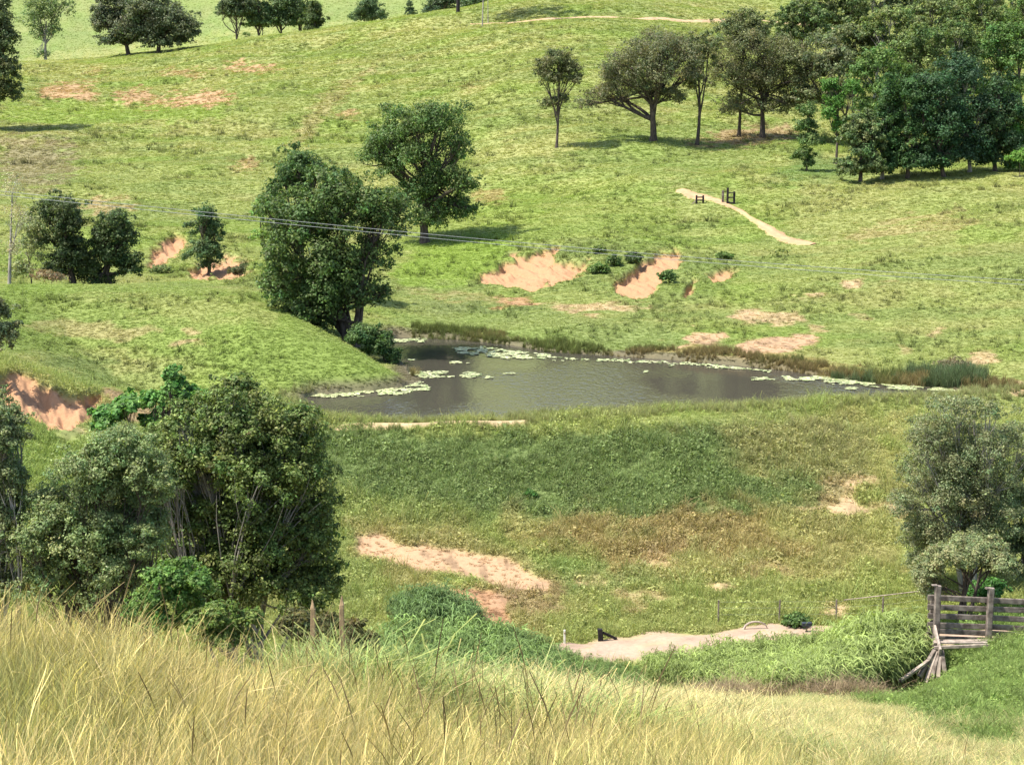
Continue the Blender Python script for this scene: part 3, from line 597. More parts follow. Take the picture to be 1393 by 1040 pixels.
def curve(a, b, r, bend=.12, k=7, sag=0):
    a = np.array(a, float); b = np.array(b, float); L = np.linalg.norm(b - a); t = np.linspace(0, 1, k)[:, None]; m = (a + b) / 2 + r.normal(size=3) * L * bend + np.array([0, 0, -sag * L])
    return (1 - t) ** 2 * a + 2 * t * (1 - t) * m + t * t * b
def tree(name, label, base, lobes, d=None, n=14000, leaf=.2, colr=(.07, .10, .035), tr=.3, bark=None, cr=.3, stems=1, seed=1, cat='tree', group=None, fill=.35, flat=.8, limbs=True, dmin=60, var=.22, dens=22, trans=None, lean=0, core=1.0, hue=.05):
    n = int(n * 1.35); dens = int(dens * 1.9); cr = cr * .72; r = np.random.default_rng(seed); b0 = ground(base[0], base[1], d) if d else hit(base[0], base[1], dmin)
    d = b0.y; b0 = np.array(b0); L = []
    cxm = np.mean([l[0] for l in lobes]); hw = max(abs(l[0] - cxm) + l[2] for l in lobes) * d / F
    for l in lobes:
        rx, rz = l[2] * d / F, l[3] * d / F; off = (l[4] if len(l) > 4 else r.uniform(-.45, .45)) * max(0, hw - rx * .6) ; dd = d + off
        L.append((np.array(W(l[0], l[1], dd)), rx, rz))
    for l in list(L):                                   # mirrored depth lobes so that the crown is round from the side too
        if hw > l[1] * 1.4: L.append((l[0] + np.array([r.uniform(-.2, .2) * l[1], (hw * .45) * (1 if l[0][1] < d else -1) + r.uniform(-.2, .2) * l[1], -.1 * l[2]]), l[1] * .85, l[2] * .85))
    for l in list(L[:len(lobes)]):                      # small outlying sprays break up the outline
        for q in range(2):
            a = r.uniform(-.6, 3.7); L.append((l[0] + np.array([math.cos(a) * l[1] * 1.02, r.uniform(-.5, .5) * l[1], math.sin(a) * l[2] * 1.02]), l[1] * .34, l[2] * .3))
    root = empty(name, b0, label, cat, group); T_ = Tubes()
    tops = []
    zc = np.mean([l[0][2] for l in L]); zmin = min(l[0][2] - l[2] * .6 for l in L)
    cen = np.mean([l[0] for l in L], 0)
    for s_ in range(stems):
        fo = b0 + (np.array([r.uniform(-1, 1), r.uniform(-1, 1), 0]) * tr * 2.5 if stems > 1 else 0); fo[2] -= .3
        to = cen + (np.array([r.uniform(-1, 1) * hw * .5, r.uniform(-1, 1) * hw * .4, r.uniform(-.5, .8)]) if stems > 1 else 0)
        P = curve(fo, to, r, .05, 10); rr = tr * (1.25 - .9 * np.linspace(0, 1, 10)); rr[0] *= 1.35; T_.add(P, rr, 8); tops.append((P, rr))
    CL = []; CR = []; CN = []
    for li, (c, rx, rz) in enumerate(L):
        P, rr = tops[li % len(tops)]; k = min(9, max(3, int(10 * r.uniform(.35, .8)))); 
        small = li >= len(L) - 2 * len(lobes)

        if limbs and not small:
            Q = curve(P[k], c, r, .13, 7); T_.add(Q, np.linspace(rr[k] * .7, rr[k] * .22, 7), 6)
        m = int(dens * (1 if li < len(lobes) else .7) * (.3 if rx < L[li % len(lobes)][1] * .36 else 1)) + 2; dv = r.normal(size=(m, 3)); dv /= np.linalg.norm(dv, axis=1)[:, None]; dv[:, 2] = np.where(dv[:, 2] < -.55, -dv[:, 2], dv[:, 2])
        rad = r.uniform(.72, 1., m); ins = r.uniform(size=m) < fill; rad[ins] = r.uniform(.2, .7, ins.sum())
        q = c + dv * np.array([rx, rx, rz]) * rad[:, None] * .86; CL.append(q); CR.append(np.full(m, min(rx, rz * 1.3)) * cr * r.uniform(.65, 1.35, m)); CN.append(dv)
        if limbs and not small:
            for e in q[:: 4]: T_.add(curve(Q[5] if r.uniform() < .5 else Q[3], e, r, .12, 4), np.linspace(rr[k] * .25, rr[k] * .06, 4), 4)
    CL = np.concatenate(CL); CR = np.concatenate(CR); CN = np.concatenate(CN); w_ = CR ** 2; w_ /= w_.sum()
    wi = r.choice(len(CL), n, p=w_); dv = r.normal(size=(n, 3)); dv /= np.linalg.norm(dv, axis=1)[:, None]
    pos = CL[wi] + dv * (CR[wi] * np.where(r.uniform(size=n) < .22, r.uniform(1, 1.9, n), r.uniform(.15, 1.1, n) ** .7))[:, None] * np.array([1, 1, flat])
    nr = dv * .7 + CN[wi] * .35 + np.array([0, 0, .45]) + r.normal(size=(n, 3)) * .45
    V, Fc = quads(pos, nr, leaf * r.uniform(.6, 1.35, n), r, .55)
    cj = np.exp(r.normal(size=(len(CL), 1)) * var * .55)[wi] * np.exp(r.normal(size=(n, 1)) * max(var, .3)) * (1 + r.normal(size=(n, 3)) * hue)
    c3 = np.clip(np.array(colr) * np.array([1.25, 1.25, .98]) * 1.28 * cj * (1 + np.random.default_rng(seed).normal(size=(len(CL), 1)) * np.array([[.13, .04, .05]]))[wi], .004, .6)
    np_mesh('crown', V - b0, Fc, M_leaf, np.repeat(c3, 4, 0), parent=root)
    T_.build('trunk', bark or M_bark, root, b0)
    return root
GREY = (.098, .108, .062); OLV = (.085, .108, .045); DGR = (.05, .085, .033); MID = (.075, .12, .04); BRT = (.12, .26, .045); SIL = (.12, .15, .085)
# --- the dark clump at the water and the spreading tree behind it
tree('shade_tree', 'dark many-stemmed tree on the near bank point at the left end of the pond', (482,470), [(470,280,70,40),(420,310,60,45),(520,300,48,40),(385,350,38,40),(440,360,60,50),(500,350,40,40),(390,400,28,30),(430,410,45,35),(370,280,28,20),(455,250,45,25),(525,275,36,25),(412,430,30,22),(520,400,14,16),(380,385,34,30),(400,415,36,26),(445,435,30,24),(470,400,40,36),(505,400,22,34),(455,380,40,36)], d=113, n=42000, leaf=.24, colr=(.060, .092, .034), tr=.2, stems=9, seed=3, cr=.26, dens=30, fill=.3)
tree('shade_tree', 'round topped tree standing up behind the left of the dark waterside clump', (425,395), [(410,225,34,26),(395,245,26,22),(430,240,26,22),(412,262,30,16),(445,268,22,16),(372,262,18,14)], d=132, n=11000, leaf=.22, colr=DGR, tr=.25, seed=5)
tree('shade_tree', 'tall full crowned green tree casting its shadow to the right, above the pond', (578,330), [(565,170,48,34),(530,190,40,32),(600,165,40,32),(622,200,28,30),(570,215,52,34),(510,210,28,22),(600,245,48,34),(570,270,44,36),(630,250,24,24),(625,285,28,26),(585,300,38,20),(640,288,14,12),(530,230,22,20)], dmin=110, n=36000, leaf=.26, colr=(.062, .098, .036), tr=.42, seed=8, cr=.27, dens=26)
tree('bush', 'dark green waterside bush at the foot of the many-stemmed tree', (525,490), [(512,470,24,22),(533,486,14,14),(495,455,24,18),(524,462,16,16)], d=108.5, n=11000, leaf=.16, colr=DGR, tr=.05, seed=9, cat='bush', limbs=False)
tree('bush', 'pale green spindly sapling left of the dark waterside clump', (372,385), [(362,285,20,24),(355,320,16,12),(375,310,18,20)], d=133, n=2600, leaf=.2, colr=(.13, .19, .06), tr=.1, seed=10, cat='tree')
# --- left trees
tree('dark_tree', 'dark spreading tree behind the left bank, beside the bare grey tree', (100,388), [(80,283,38,20),(60,292,24,16),(95,300,30,22),(85,325,26,26),(90,355,30,26),(75,368,24,16),(105,345,18,26)], d=132, n=20000, leaf=.2, colr=(.050, .068, .032), tr=.28, seed=11)
tree('dark_tree', 'rounded dark tree behind the left bank, right of its darker spreading neighbour', (150,390), [(155,300,26,18),(165,322,24,26),(140,325,24,22),(150,355,40,28),(178,365,18,20),(120,370,20,22),(135,380,26,14)], d=133, n=20000, leaf=.2, colr=(.056, .08, .036), tr=.28, seed=12)
tree('young_tree', 'narrow upright young tree between the two slips on the left', (284,373), [(282,290,17,14),(276,312,22,20),(292,315,16,22),(278,340,24,22),(292,345,14,20),(286,360,18,10)], dmin=110, n=12000, leaf=.18, colr=(.050, .085, .040), tr=.16, seed=13, dens=18)
tree('bare_tree', 'leafless grey tree with pale bark at the left edge', (12,385), [(18,255,18,26),(25,300,20,22),(18,340,18,18)], d=128, n=1500, leaf=.14, colr=(.24, .22, .18), tr=.13, bark=M_bark2, seed=14, cr=.5)
tree('shrub', 'grey green twiggy shrub between the bare tree and the dark spreading tree', (42,385), [(42,345,24,34),(50,310,20,24),(30,368,20,16)], d=131, n=5200, leaf=.16, colr=(.15, .17, .10), tr=.06, seed=15, cat='shrub')
tree('shrub', 'dry pinkish brown bush under the dark trees on the left', (70,388), [(62,376,22,11),(78,378,14,9)], d=129, n=2600, leaf=.13, colr=(.30, .21, .16), tr=.03, seed=16, cat='bush', limbs=False)
tree('big_gum', 'large dark gum tree cut off by the left edge of the view', (-8,176), [(-10,20,32,34),(5,60,20,30),(12,95,20,26),(8,125,18,22),(-20,80,34,50),(-20,125,24,24),(0,40,20,24)], dmin=150, n=22000, leaf=.42, colr=(.075, .092, .048), tr=.45, seed=17)
tree('tall_gum', 'thin crowned tall gum by the left of the far crest', (62,84), [(52,2,26,16),(70,18,26,22),(45,28,18,18),(85,5,16,16),(58,48,16,16),(74,42,12,14),(60,74,10,8)], d=440, n=6500, leaf=.5, colr=(.10, .135, .07), tr=.32, bark=M_bark2, seed=18, fill=.2, cr=.33, dens=13)
tree('crest_tree', 'broad dark tree on the left of a touching pair on the far crest', (175,76), [(160,10,26,26),(145,30,24,26),(175,35,30,26),(155,52,22,12),(135,20,16,18),(150,58,22,8),(178,55,18,10),(190,45,20,16)], d=425, n=20000, leaf=.55, colr=(.075, .088, .062), tr=.5, seed=19)
tree('crest_tree', 'broad dark tree on the right of a touching pair on the far crest', (215,70), [(215,12,36,22),(200,35,34,28),(232,35,34,26),(255,42,20,16),(222,55,40,12),(190,15,22,20),(215,60,24,9),(245,55,22,8)], d=422, n=26000, leaf=.55, colr=(.078, .092, .060), tr=.5, seed=20)
for i, (a, cxy, sz, cl, lb) in enumerate([
    ((320,22), (320,2), 26, (.055, .075, .042), 'dark tree at the left of the row behind the far crest'),
    ((352,36), (352,10), 20, (.07, .105, .05), 'grey green tree second in the row behind the far crest'),
    ((385,36), (385,8), 30, (.06, .09, .045), 'wide dark tree in the middle of the row behind the far crest'),
    ((412,34), (408,10), 22, (.065, .095, .045), 'bushy tree behind the cone shaped one on the far crest')]):
    tree('background_tree', lb, a, [(cxy[0], cxy[1], sz*.8, sz*.6), (cxy[0]-sz*.5, cxy[1]+8, sz*.5, sz*.5), (cxy[0]+sz*.5, cxy[1]+8, sz*.5, sz*.5), (cxy[0], cxy[1]+16, sz*.7, sz*.4), (cxy[0], cxy[1]-18, sz*.6, sz*.5), (cxy[0]-sz*.4, a[1]-6, sz*.7, 10), (cxy[0]+sz*.4, a[1]-6, sz*.7, 10), (cxy[0], a[1]-3, sz*.7, 7)], d=640 + i * 6, n=9000, leaf=.8, colr=cl, tr=.4, seed=30 + i, group='trees behind the far crest')
tree('cone_tree', 'dense cone shaped dark tree on the far crest', (427,45), [(427,12,11,14),(427,26,17,12),(427,37,20,9)], d=445, n=8000, leaf=.45, colr=(.055, .075, .030), tr=.4, seed=35, limbs=False, fill=.5)
tree('crest_tree', 'small rounded tree on the far crest right of the cone shaped one', (503,38), [(500,12,20,12),(490,22,18,12),(515,22,18,12),(503,5,14,10)], d=500, n=7000, leaf=.5, colr=(.055, .085, .045), tr=.4, seed=36)
tree('pine_tree', 'tiny pointed pine between two rounded trees on the far crest', (557,24), [(557,6,5,7),(557,14,8,5),(557,19,9,4)], d=560, n=2600, leaf=.4, colr=(.05, .075, .045), tr=.25, seed=37, limbs=False)
tree('background_tree', 'dark tree just left of the black trunk at the top edge', (598,28), [(598,8,20,14),(586,15,14,9),(610,0,18,12)], d=520, n=7000, leaf=.55, colr=(.045, .07, .045), tr=.35, seed=38)
tree('background_tree', 'pale green tree just right of the black trunk at the top edge', (640,22), [(638,4,18,12),(630,12,12,7),(655,2,16,9),(678,-2,14,9)], d=520, n=6000, leaf=.55, colr=(.085, .12, .075), tr=.35, seed=39)
def pole_tree(name, label, base, top, r0, mat, dmin, seed, cat='tree', twigs=0):
    b = np.array(hit(base[0], base[1], dmin)); t = np.array(W(top[0], top[1], b[1])); r = np.random.default_rng(seed); root = empty(name, b, label, cat); T_ = Tubes()
    P = curve(b - np.array([0, 0, .4]), t, r, .015, 12); T_.add(P, np.linspace(r0, r0 * .6, 12), 8); T_.build('trunk', mat, root, b)
    for j in range(max(3, twigs)):
        T2 = Tubes(); q = P[5 + j % 6]; T2.add(curve(q, q + np.array([r.uniform(-1, 1), r.uniform(-1, 1), r.uniform(.2, 1)]) * r0 * 9, r, .15, 5), np.linspace(r0 * .35, r0 * .1, 5), 5); T2.build('branch', mat, root, b)
    return b, t
b, t = pole_tree('dead_tree', 'thick black tree trunk crossing the top edge', (623,17), (623,-60), .5, M_dark, 250, 1)
pole_tree('dead_tree', 'slender pale grey trunk on the crest beside a patch of shade', (656,36), (659,-60), .16, M_bark2, 250, 2, twigs=5)
tree('tall_gum', 'crown of the gum above the slender pale trunk, mostly above the view', (664,32), [(672,-75,60,22),(640,-90,40,20),(710,-88,40,20)], dmin=250, n=9000, leaf=.45, colr=GREY, tr=.08, seed=41, bark=M_bark2)
# --- right-hand hillside trees
tree('gum_tree', 'slim straight gum with a small crown, standing alone on the hillside', (757,201), [(757,82,24,18),(740,98,18,16),(776,95,18,18),(752,108,26,12),(783,108,14,10),(748,140,16,10),(765,135,10,10)], dmin=130, n=11000, leaf=.26, colr=(.082, .090, .048), tr=.17, seed=42, dens=15, cr=.32)
tree('gum_tree', 'wide spreading gum with a forked trunk in the middle of the hillside', (889,192), [(885,65,40,26),(850,90,34,28),(900,95,40,34),(865,120,40,24),(930,75,26,26),(820,128,28,16),(795,142,24,10),(840,108,26,24),(915,130,26,16),(945,100,20,22),(905,60,34,20)], dmin=130, n=30000, leaf=.27, colr=(.100, .104, .066), tr=.42, seed=43, dens=22, cr=.3, fill=.2)
tree('gum_tree', 'open crowned gum with drooping limbs right of the spreading gum', (948,186), [(935,60,20,16),(955,80,22,26),(940,110,16,18),(965,60,18,20)], d=232, n=8000, leaf=.28, colr=(.105, .118, .062), tr=.22, seed=44, dens=15)
tree('gum_tree', 'heavy dark gum whose trunk shows at the edge of the shaded dirt', (1037,187), [(1010,60,40,26),(1060,75,40,30),(1000,100,36,34),(1040,110,44,36),(1085,105,28,30),(1000,145,28,18),(1040,145,34,18),(1080,140,30,22),(975,90,14,30)], dmin=130, n=34000, leaf=.27, colr=(.095, .100, .058), tr=.36, seed=45, dens=24)
tree('gum_tree', 'gum with a high dome of leaves behind the heavy dark gum', (1005,188), [(1012,25,26,16),(1000,40,34,18),(1028,38,28,18),(1010,60,30,16)], d=240, n=12000, leaf=.3, colr=(.092, .108, .055), tr=.2, seed=46)
tree('sapling', 'leafy sapling standing clear in front of the forest edge', (1098,233), [(1100,150,14,14),(1096,172,17,14),(1102,190,18,14),(1094,210,15,12),(1100,222,10,7)], dmin=130, n=9000, leaf=.24, colr=(.075, .115, .045), tr=.09, seed=47, limbs=True, dens=16)
tree('vine_tree', 'vine covered bright green tree at the left corner of the forest', (1138,195), [(1130,118,14,12),(1135,140,14,16),(1128,155,12,14),(1142,172,13,16),(1158,120,14,14)], d=212, n=11000, leaf=.24, colr=(.065, .135, .035), tr=.15, seed=48)
fr = [  # base px,row, depth, crown centre, half width, half height, colour, label
 (1170,242,192,(1172,190),28,46,(.078,.105,.050),'olive tree at the left front corner of the forest'),
 (1200,240,194,(1200,180),26,56,(.040,.075,.034),'slim dark green tree second from the left along the forest front'),
 (1235,240,193,(1232,165),34,66,(.039,.075,.030),'tall deep green tree in the middle of the forest front'),
 (1285,232,193,(1275,160),36,66,(.030,.062,.032),'deep green tree left of the pale trunk at the forest front'),
 (1320,222,196,(1315,150),40,72,(.027,.055,.032),'darkest and broadest tree of the forest front, with a pale trunk'),
 (1355,218,196,(1352,155),32,62,(.034,.064,.032),'dark green tree of the forest front nearest the right edge'),
 (1400,226,197,(1398,185),26,44,(.075,.15,.042),'light green tree at the forest front cut by the right edge'),
 (1205,215,215,(1200,110),34,46,(.070,.115,.038),'mid green tree behind the slim dark ones of the forest front'),
 (1160,180,232,(1120,90),40,44,(.085,.098,.058),'grey leaved gum behind the vine covered tree'),
 (1250,200,220,(1250,80),40,48,(.085,.115,.045),'olive gum rising behind the middle of the forest front'),
 (1300,200,222,(1300,70),38,46,(.078,.108,.045),'olive crown above the darkest tree of the forest'),
 (1365,200,226,(1362,80),38,52,(.070,.120,.042),'green crown above the forest front near the right edge'),
 (1160,170,252,(1160,60),38,38,(.088,.108,.056),'pale trunked gum above the grey leaved one at the forest edge'),
 (1215,180,250,(1215,45),38,36,(.10,.13,.055),'yellow green gum high in the left of the forest'),
 (1090,140,275,(1092,25),36,30,(.078,.11,.050),'rounded gum at the top left corner of the forest'),
 (1270,170,255,(1268,35),38,36,(.085,.11,.050),'olive gum at the top of the forest in its middle'),
 (1330,170,260,(1328,25),40,40,(.095,.125,.050),'yellowish gum at the top of the forest toward the right'),
 (1390,170,262,(1388,30),38,44,(.075,.12,.042),'green gum in the top right corner of the view'),
 (1140,130,290,(1135,5),38,28,(.09,.12,.056),'gum crown touching the top edge at the left of the forest'),
 (1190,130,295,(1190,0),40,28,(.095,.12,.060),'gum crown touching the top edge, second from the left of the forest'),
 (1245,130,295,(1245,-5),40,30,(.085,.108,.055),'gum crown touching the top edge above the forest middle'),
 (1300,130,300,(1300,-10),40,30,(.085,.12,.050),'gum crown touching the top edge toward the right'),
 (1360,130,300,(1358,-10),42,34,(.09,.12,.048),'gum crown touching the top edge nearest the right corner'),
]
for i, (bx, by, dd, (cx_, cy_), hw_, hh_, cl, lb) in enumerate(fr):
    hw_ *= 1.18
    r = np.random.default_rng(500 + i); lob = [(cx_, cy_ - hh_ * .55, hw_ * .75, hh_ * .4), (cx_ - hw_ * .5, cy_ - hh_ * .15, hw_ * .55, hh_ * .38), (cx_ + hw_ * .45, cy_ - hh_ * .1, hw_ * .55, hh_ * .38), (cx_, cy_ + hh_ * .3, hw_ * .85, hh_ * .42), (cx_ - hw_ * .45, cy_ + hh_ * .75, hw_ * .62, hh_ * .36), (cx_ + hw_ * .45, cy_ + hh_ * .7, hw_ * .62, hh_ * .36), (cx_, cy_ + hh_ * .9, hw_ * .6, hh_ * .25)]
    lob = [(a + r.uniform(-6, 6), b + r.uniform(-6, 6), c * r.uniform(.8, 1.2), e * r.uniform(.8, 1.2)) for a, b, c, e in lob]
    tree('forest_tree', lb, (bx, by), lob, d=dd, n=int(16000 * (1.15 if dd < 200 else .8)), leaf=.3 * dd / 200, colr=cl, tr=.22, bark=M_bark2 if i % 3 == 1 else M_bark, seed=200 + i, group='trees of the forest on the right hillside', var=.28, dens=18, cr=.3)
tree('bush', 'low bright bush growing under the forest at the right edge', (1388,222), [(1385,214,14,9),(1396,210,12,9)], d=190, n=2500, leaf=.22, colr=(.10, .19, .05), tr=.04, seed=60, cat='bush', limbs=False)
# --- bushes of the middle distance
for i, (bx, by, w_, h_, cl, lb, dm) in enumerate([
    (835,362,12,9,(.06,.095,.035),'dark green bush between the two orange slips, left one', 120), (862,358,13,9,(.055,.085,.035),'dark green bush against the left side of the larger orange slip', 120),
    (815,372,16,8,(.08,.125,.04),'low green bush below the gap between the orange slips', 120), (908,385,14,10,(.06,.10,.035),'green bush growing on the right side of the larger orange slip', 120),
    (1300,512,30,16,(.12,.10,.075),'brownish purple dry bush on the far shore near the right edge', 95), (722,678,9,7,(.05,.11,.03),'small round bush alone in the middle of the dam face', 62),
    (1083,852,22,11,(.06,.10,.035),'dark green bush beside the dirt road, behind the short capped post', 58), (815,345,10,6,(.09,.12,.04),'small bush above the gap between the orange slips', 120),
    (325,374,16,7,(.07,.08,.045),'low dark bush right of the narrow young tree', 115), (220,372,14,7,(.10,.13,.055),'grey green bush at the foot of the left orange slip', 115), (985,352,14,5,(.08,.12,.04),'low bush on the lip right of the larger slip', 120),
    (335,50,7,4,(.09,.13,.05),'small bush on the far crest right of the touching pair of trees', 380)]):
    tree('bush', lb, (bx, by), [(bx - w_*.45, by - h_*.8, w_*.6, h_*.8), (bx + w_*.45, by - h_*.7, w_*.6, h_*.75), (bx, by - h_*1.1, w_*.6, h_*.8)], dmin=dm, n=2600, leaf=.12 if dm < 100 else .2, colr=cl, tr=.03, seed=70 + i, cat='bush', limbs=False, fill=.5)
# --- near trees, left foreground
tree('near_tree', 'big dark leafy tree in the left foreground, widest of the near trees', (350,870), [(330,560,80,45),(400,590,50,50),(270,600,50,45),(350,640,90,55),(420,660,42,60),(290,690,60,55),(370,720,80,60),(425,755,40,50),(300,770,60,50),(380,800,70,45),(320,530,40,24),(255,560,26,24),(440,700,24,40),(300,620,60,50),(380,600,60,45),(260,640,40,40),(350,700,80,50),(420,720,44,50),(330,760,80,50),(250,720,44,60),(430,800,40,36),(280,820,60,34),(225,640,40,44),(215,700,30,40),(230,590,34,26),(300,560,60,34),(240,760,40,30)], d=31, n=150000, leaf=.070, colr=(.085, .112, .040), tr=.07, seed=101, bark=M_bark2, stems=3, cr=.25, dens=34, var=.35)
tree('near_tree', 'bright leaved sprig topped tree poking up behind the dark leafy one', (230,800), [(232,508,10,8),(240,518,14,12),(265,532,14,10),(212,545,22,14),(180,548,26,15),(245,545,16,14),(220,570,26,16),(150,565,24,18),(240,590,30,20),(270,545,16,10)], d=36, n=22000, leaf=.11, colr=(.075, .15, .045), tr=.08, seed=102, cr=.3, dens=16)
tree('near_tree', 'silvery green feathery tree in front of the dark leafy one', (170,850), [(160,610,50,36),(130,650,46,40),(200,650,40,45),(100,690,44,36),(160,700,50,45),(60,720,36,36),(120,750,55,36),(205,720,36,45),(170,760,44,36),(70,770,44,30),(150,660,56,50),(120,720,60,40),(60,690,40,30),(190,720,50,50),(150,800,80,30),(110,640,50,30),(60,800,60,26),(40,740,30,30),(215,660,30,40)], d=28, n=95000, leaf=.050, colr=(.13, .165, .085), tr=.055, stems=5, seed=103, bark=M_bark, cr=.28, dens=26, var=.3, fill=.2)
tree('near_tree', 'grey green tree cut off by the left edge in the foreground', (-20,850), [(0,560,30,30),(20,590,30,36),(-20,610,50,50),(10,660,30,40),(-10,710,40,40),(20,740,24,30),(-20,770,40,30),(10,800,40,26),(20,700,24,40)], d=28, n=48000, leaf=.050, colr=(.12, .145, .08), tr=.06, stems=3, seed=104, bark=M_bark2, cr=.28, dens=22, fill=.2)
tree('grey_shrub', 'small grey leaved tree at the left edge below the bank', (-14,495), [(-6,425,26,20),(2,452,28,20),(-8,470,30,16)], d=86, n=8000, leaf=.14, colr=(.12, .135, .085), tr=.1, seed=105)
tree('bush', 'bright green leafy bush in front of the near trees at the grass edge', (240,850), [(245,775,30,20),(215,790,30,20),(270,795,26,20),(240,815,44,20),(200,820,30,20),(250,845,50,20),(210,850,34,18)], d=24, n=15000, leaf=.06, colr=(.072, .125, .036), tr=.03, seed=106, cat='bush', limbs=False, dens=20)
tree('bush', 'yellow green bush under the dark leafy tree at the grass edge', (320,870), [(300,830,30,16),(335,843,26,14),(270,840,20,14),(310,862,40,16),(280,868,26,14)], d=22, n=10000, leaf=.055, colr=(.085, .12, .036), tr=.02, seed=107, cat='bush', limbs=False, dens=18)
tree('bush', 'dark olive bush right of the near trees, behind the two stakes', (450,900), [(440,850,36,20),(480,860,26,22),(400,850,26,20),(500,880,20,18)], d=24, n=9000, leaf=.06, colr=(.075, .075, .035), tr=.02, seed=108, cat='bush', limbs=False, dens=18)
# --- right-hand grey wattles behind the timber ramp
tree('wattle_tree', 'tall grey green wattle behind the timber ramp at the right', (1315,845), [(1300,560,38,24),(1270,590,36,26),(1325,600,38,36),(1250,605,26,18),(1300,650,44,40),(1340,560,24,20),(1270,670,36,34),(1235,690,26,34),(1320,700,44,36),(1370,600,22,24),(1262,725,34,30),(1290,620,50,44),(1310,660,50,50),(1280,740,46,40),(1330,730,50,40),(1238,640,26,30),(1232,690,24,30),(1355,640,36,50),(1382,600,30,40),(1365,710,36,46),(1255,765,30,30)], d=66, n=90000, leaf=.085, colr=(.13, .145, .09), tr=.10, stems=3, seed=111, bark=M_bark2, cr=.28, fill=.2, dens=26)
tree('wattle_tree', 'low spreading grey wattle directly behind the timber ramp', (1310,835), [(1290,760,40,22),(1320,742,40,22),(1345,752,30,20),(1262,780,24,24),(1360,770,30,22),(1270,800,24,20)], d=61, n=30000, leaf=.085, colr=(.15, .165, .10), tr=.08, stems=4, seed=112, bark=M_bark, cr=.28, fill=.2)
tree('wattle_tree', 'darker wattle at the right edge behind the timber ramp', (1385,840), [(1380,690,34,40),(1350,680,24,36),(1390,740,34,36),(1370,790,36,26),(1395,640,24,26)], d=68, n=26000, leaf=.10, colr=(.085, .105, .055), tr=.1, stems=2, seed=113, cr=.28, fill=.25)
tree('bush', 'dark green leafy bush seen through the wattles above the ramp rails', (1335,835), [(1335,808,22,16),(1352,800,18,14)], d=63, n=5000, leaf=.12, colr=(.05, .12, .035), tr=.03, seed=114, cat='bush', limbs=False)

# ------------------------------------------------------------------ timber pieces
def beam_vf(A, B, w_, h_, up=Vector((0, 0, 1)), taper=1.):
    A = Vector(A); B = Vector(B); t = (B - A).normalized(); s = t.cross(up)
    if s.length < 1e-3: s = t.cross(Vector((0, 1, 0)))
    s.normalize(); v = s.cross(t); out = []
    for P, k in ((A, 1.), ((A + B) / 2, (1 + taper) / 2 * 1.02), (B, taper)):
        jx = Vector((random.uniform(-1, 1), 0, random.uniform(-1, 1))) * w_ * .08
        for a, b in ((-1, -1), (-.75, -1), (.75, -1), (1, -1), (1, 1), (.75, 1), (-.75, 1), (-1, 1)):
            q = (.82 if abs(a) == 1 else 1.)
            out.append(P + jx + s * a * w_ * .5 * k + v * b * h_ * .5 * k * q)
    f = []
    for r_ in range(2):
        for k in range(8): f.append((r_*8+k, r_*8+(k+1) % 8, r_*8+8+(k+1) % 8, r_*8+8+k))
    f.append(tuple(range(7, -1, -1))); f.append(tuple(range(16, 24))); return out, f
def beams(name, L, mat, parent, off):
    V = []; Fc = []
    for b in L:
        v, f = beam_vf(*b); n = len(V); V += [p - off for p in v]; Fc += [tuple(i + n for i in q) for q in f]
    me = bpy.data.meshes.new(name); me.from_pydata([tuple(v) for v in V], [], Fc); me.materials.append(mat); me.update()
    o = bpy.data.objects.new(name, me); COL.objects.link(o)
    if parent: o.parent = parent
    return o
def post(px, r0, r1, d, w_=.2):
    a = W(px, r1, d); b = W(px, r0, d); return (Vector((a.x, a.y, a.z - .3)), Vector((a.x, a.y, b.z)), w_, w_, Vector((0, 1, 0)))
D0 = 55.0; off = ground(1300, 890, D0)
ramp = empty('loading_ramp', off, 'weathered timber cattle loading ramp with rails and a plank deck, at the right edge', 'ramp')
for p in ((1272, 796, 888, D0), (1344, 800, 886, D0 + .1), (1420, 803, 880, D0 + .2)):
    o = beams('post', [post(*p, .2)], M_wood, ramp, off)
    a = W(p[0], p[1], p[3]); beams('post_cap', [(a + Vector((0, 0, .0)), a + Vector((0, 0,   .04)), .19, .19, Vector((0, 1, 0)))], M_wood, o, Vector((0, 0, 0))).location = -off + off
    bpy.data.objects[o.name]
for c in [c for c in bpy.data.objects if c.name.startswith('post_cap')]:
    for v in c.data.vertices: v.co -= off
beams('post', [post(1266, 815, 880, D0 + .6, .16)], M_wood, ramp, off)
for (ra, rb, rc) in ((812, 816, 820), (825, 828, 831), (837, 840, 844), (849, 852, 857), (857, 861, 866), (866, 869, 872)):
    for (xa, ya, xb, yb) in ((1262, ra, 1345, rb), (1347, rb, 1440, rc)):
        beams('rail', [(W(xa, ya, D0 + .26), W(xb, yb, D0 + .36), .07, .19 if ra < 860 else .12)], M_wood, ramp, off)
for k in range(2):
    dk = D0 - .25 - k * .9
    beams('deck_plank', [(W(1270, 871 + k * 2.2, dk), W(1343 + (40 if k < 1 else 0), 871 + k * 2.2, dk), .16, .06)], M_woodp, ramp, off)
beams('edge_beam', [(W(1271, 880, D0 - 1.5), W(1346, 877, D0 - 1.5), .08, .10)], M_woodp, ramp, off)
beams('brace', [(W(1272, 853, D0 - .2), W(1279, 886, D0 - 1.7), .24, .08, Vector((1, 0, 0)))], M_woodp, ramp, off)
beams('brace', [(W(1273, 891, D0 - 1.5), W(1224, 926, D0 - 2.6), .12, .1)], M_woodp, ramp, off)
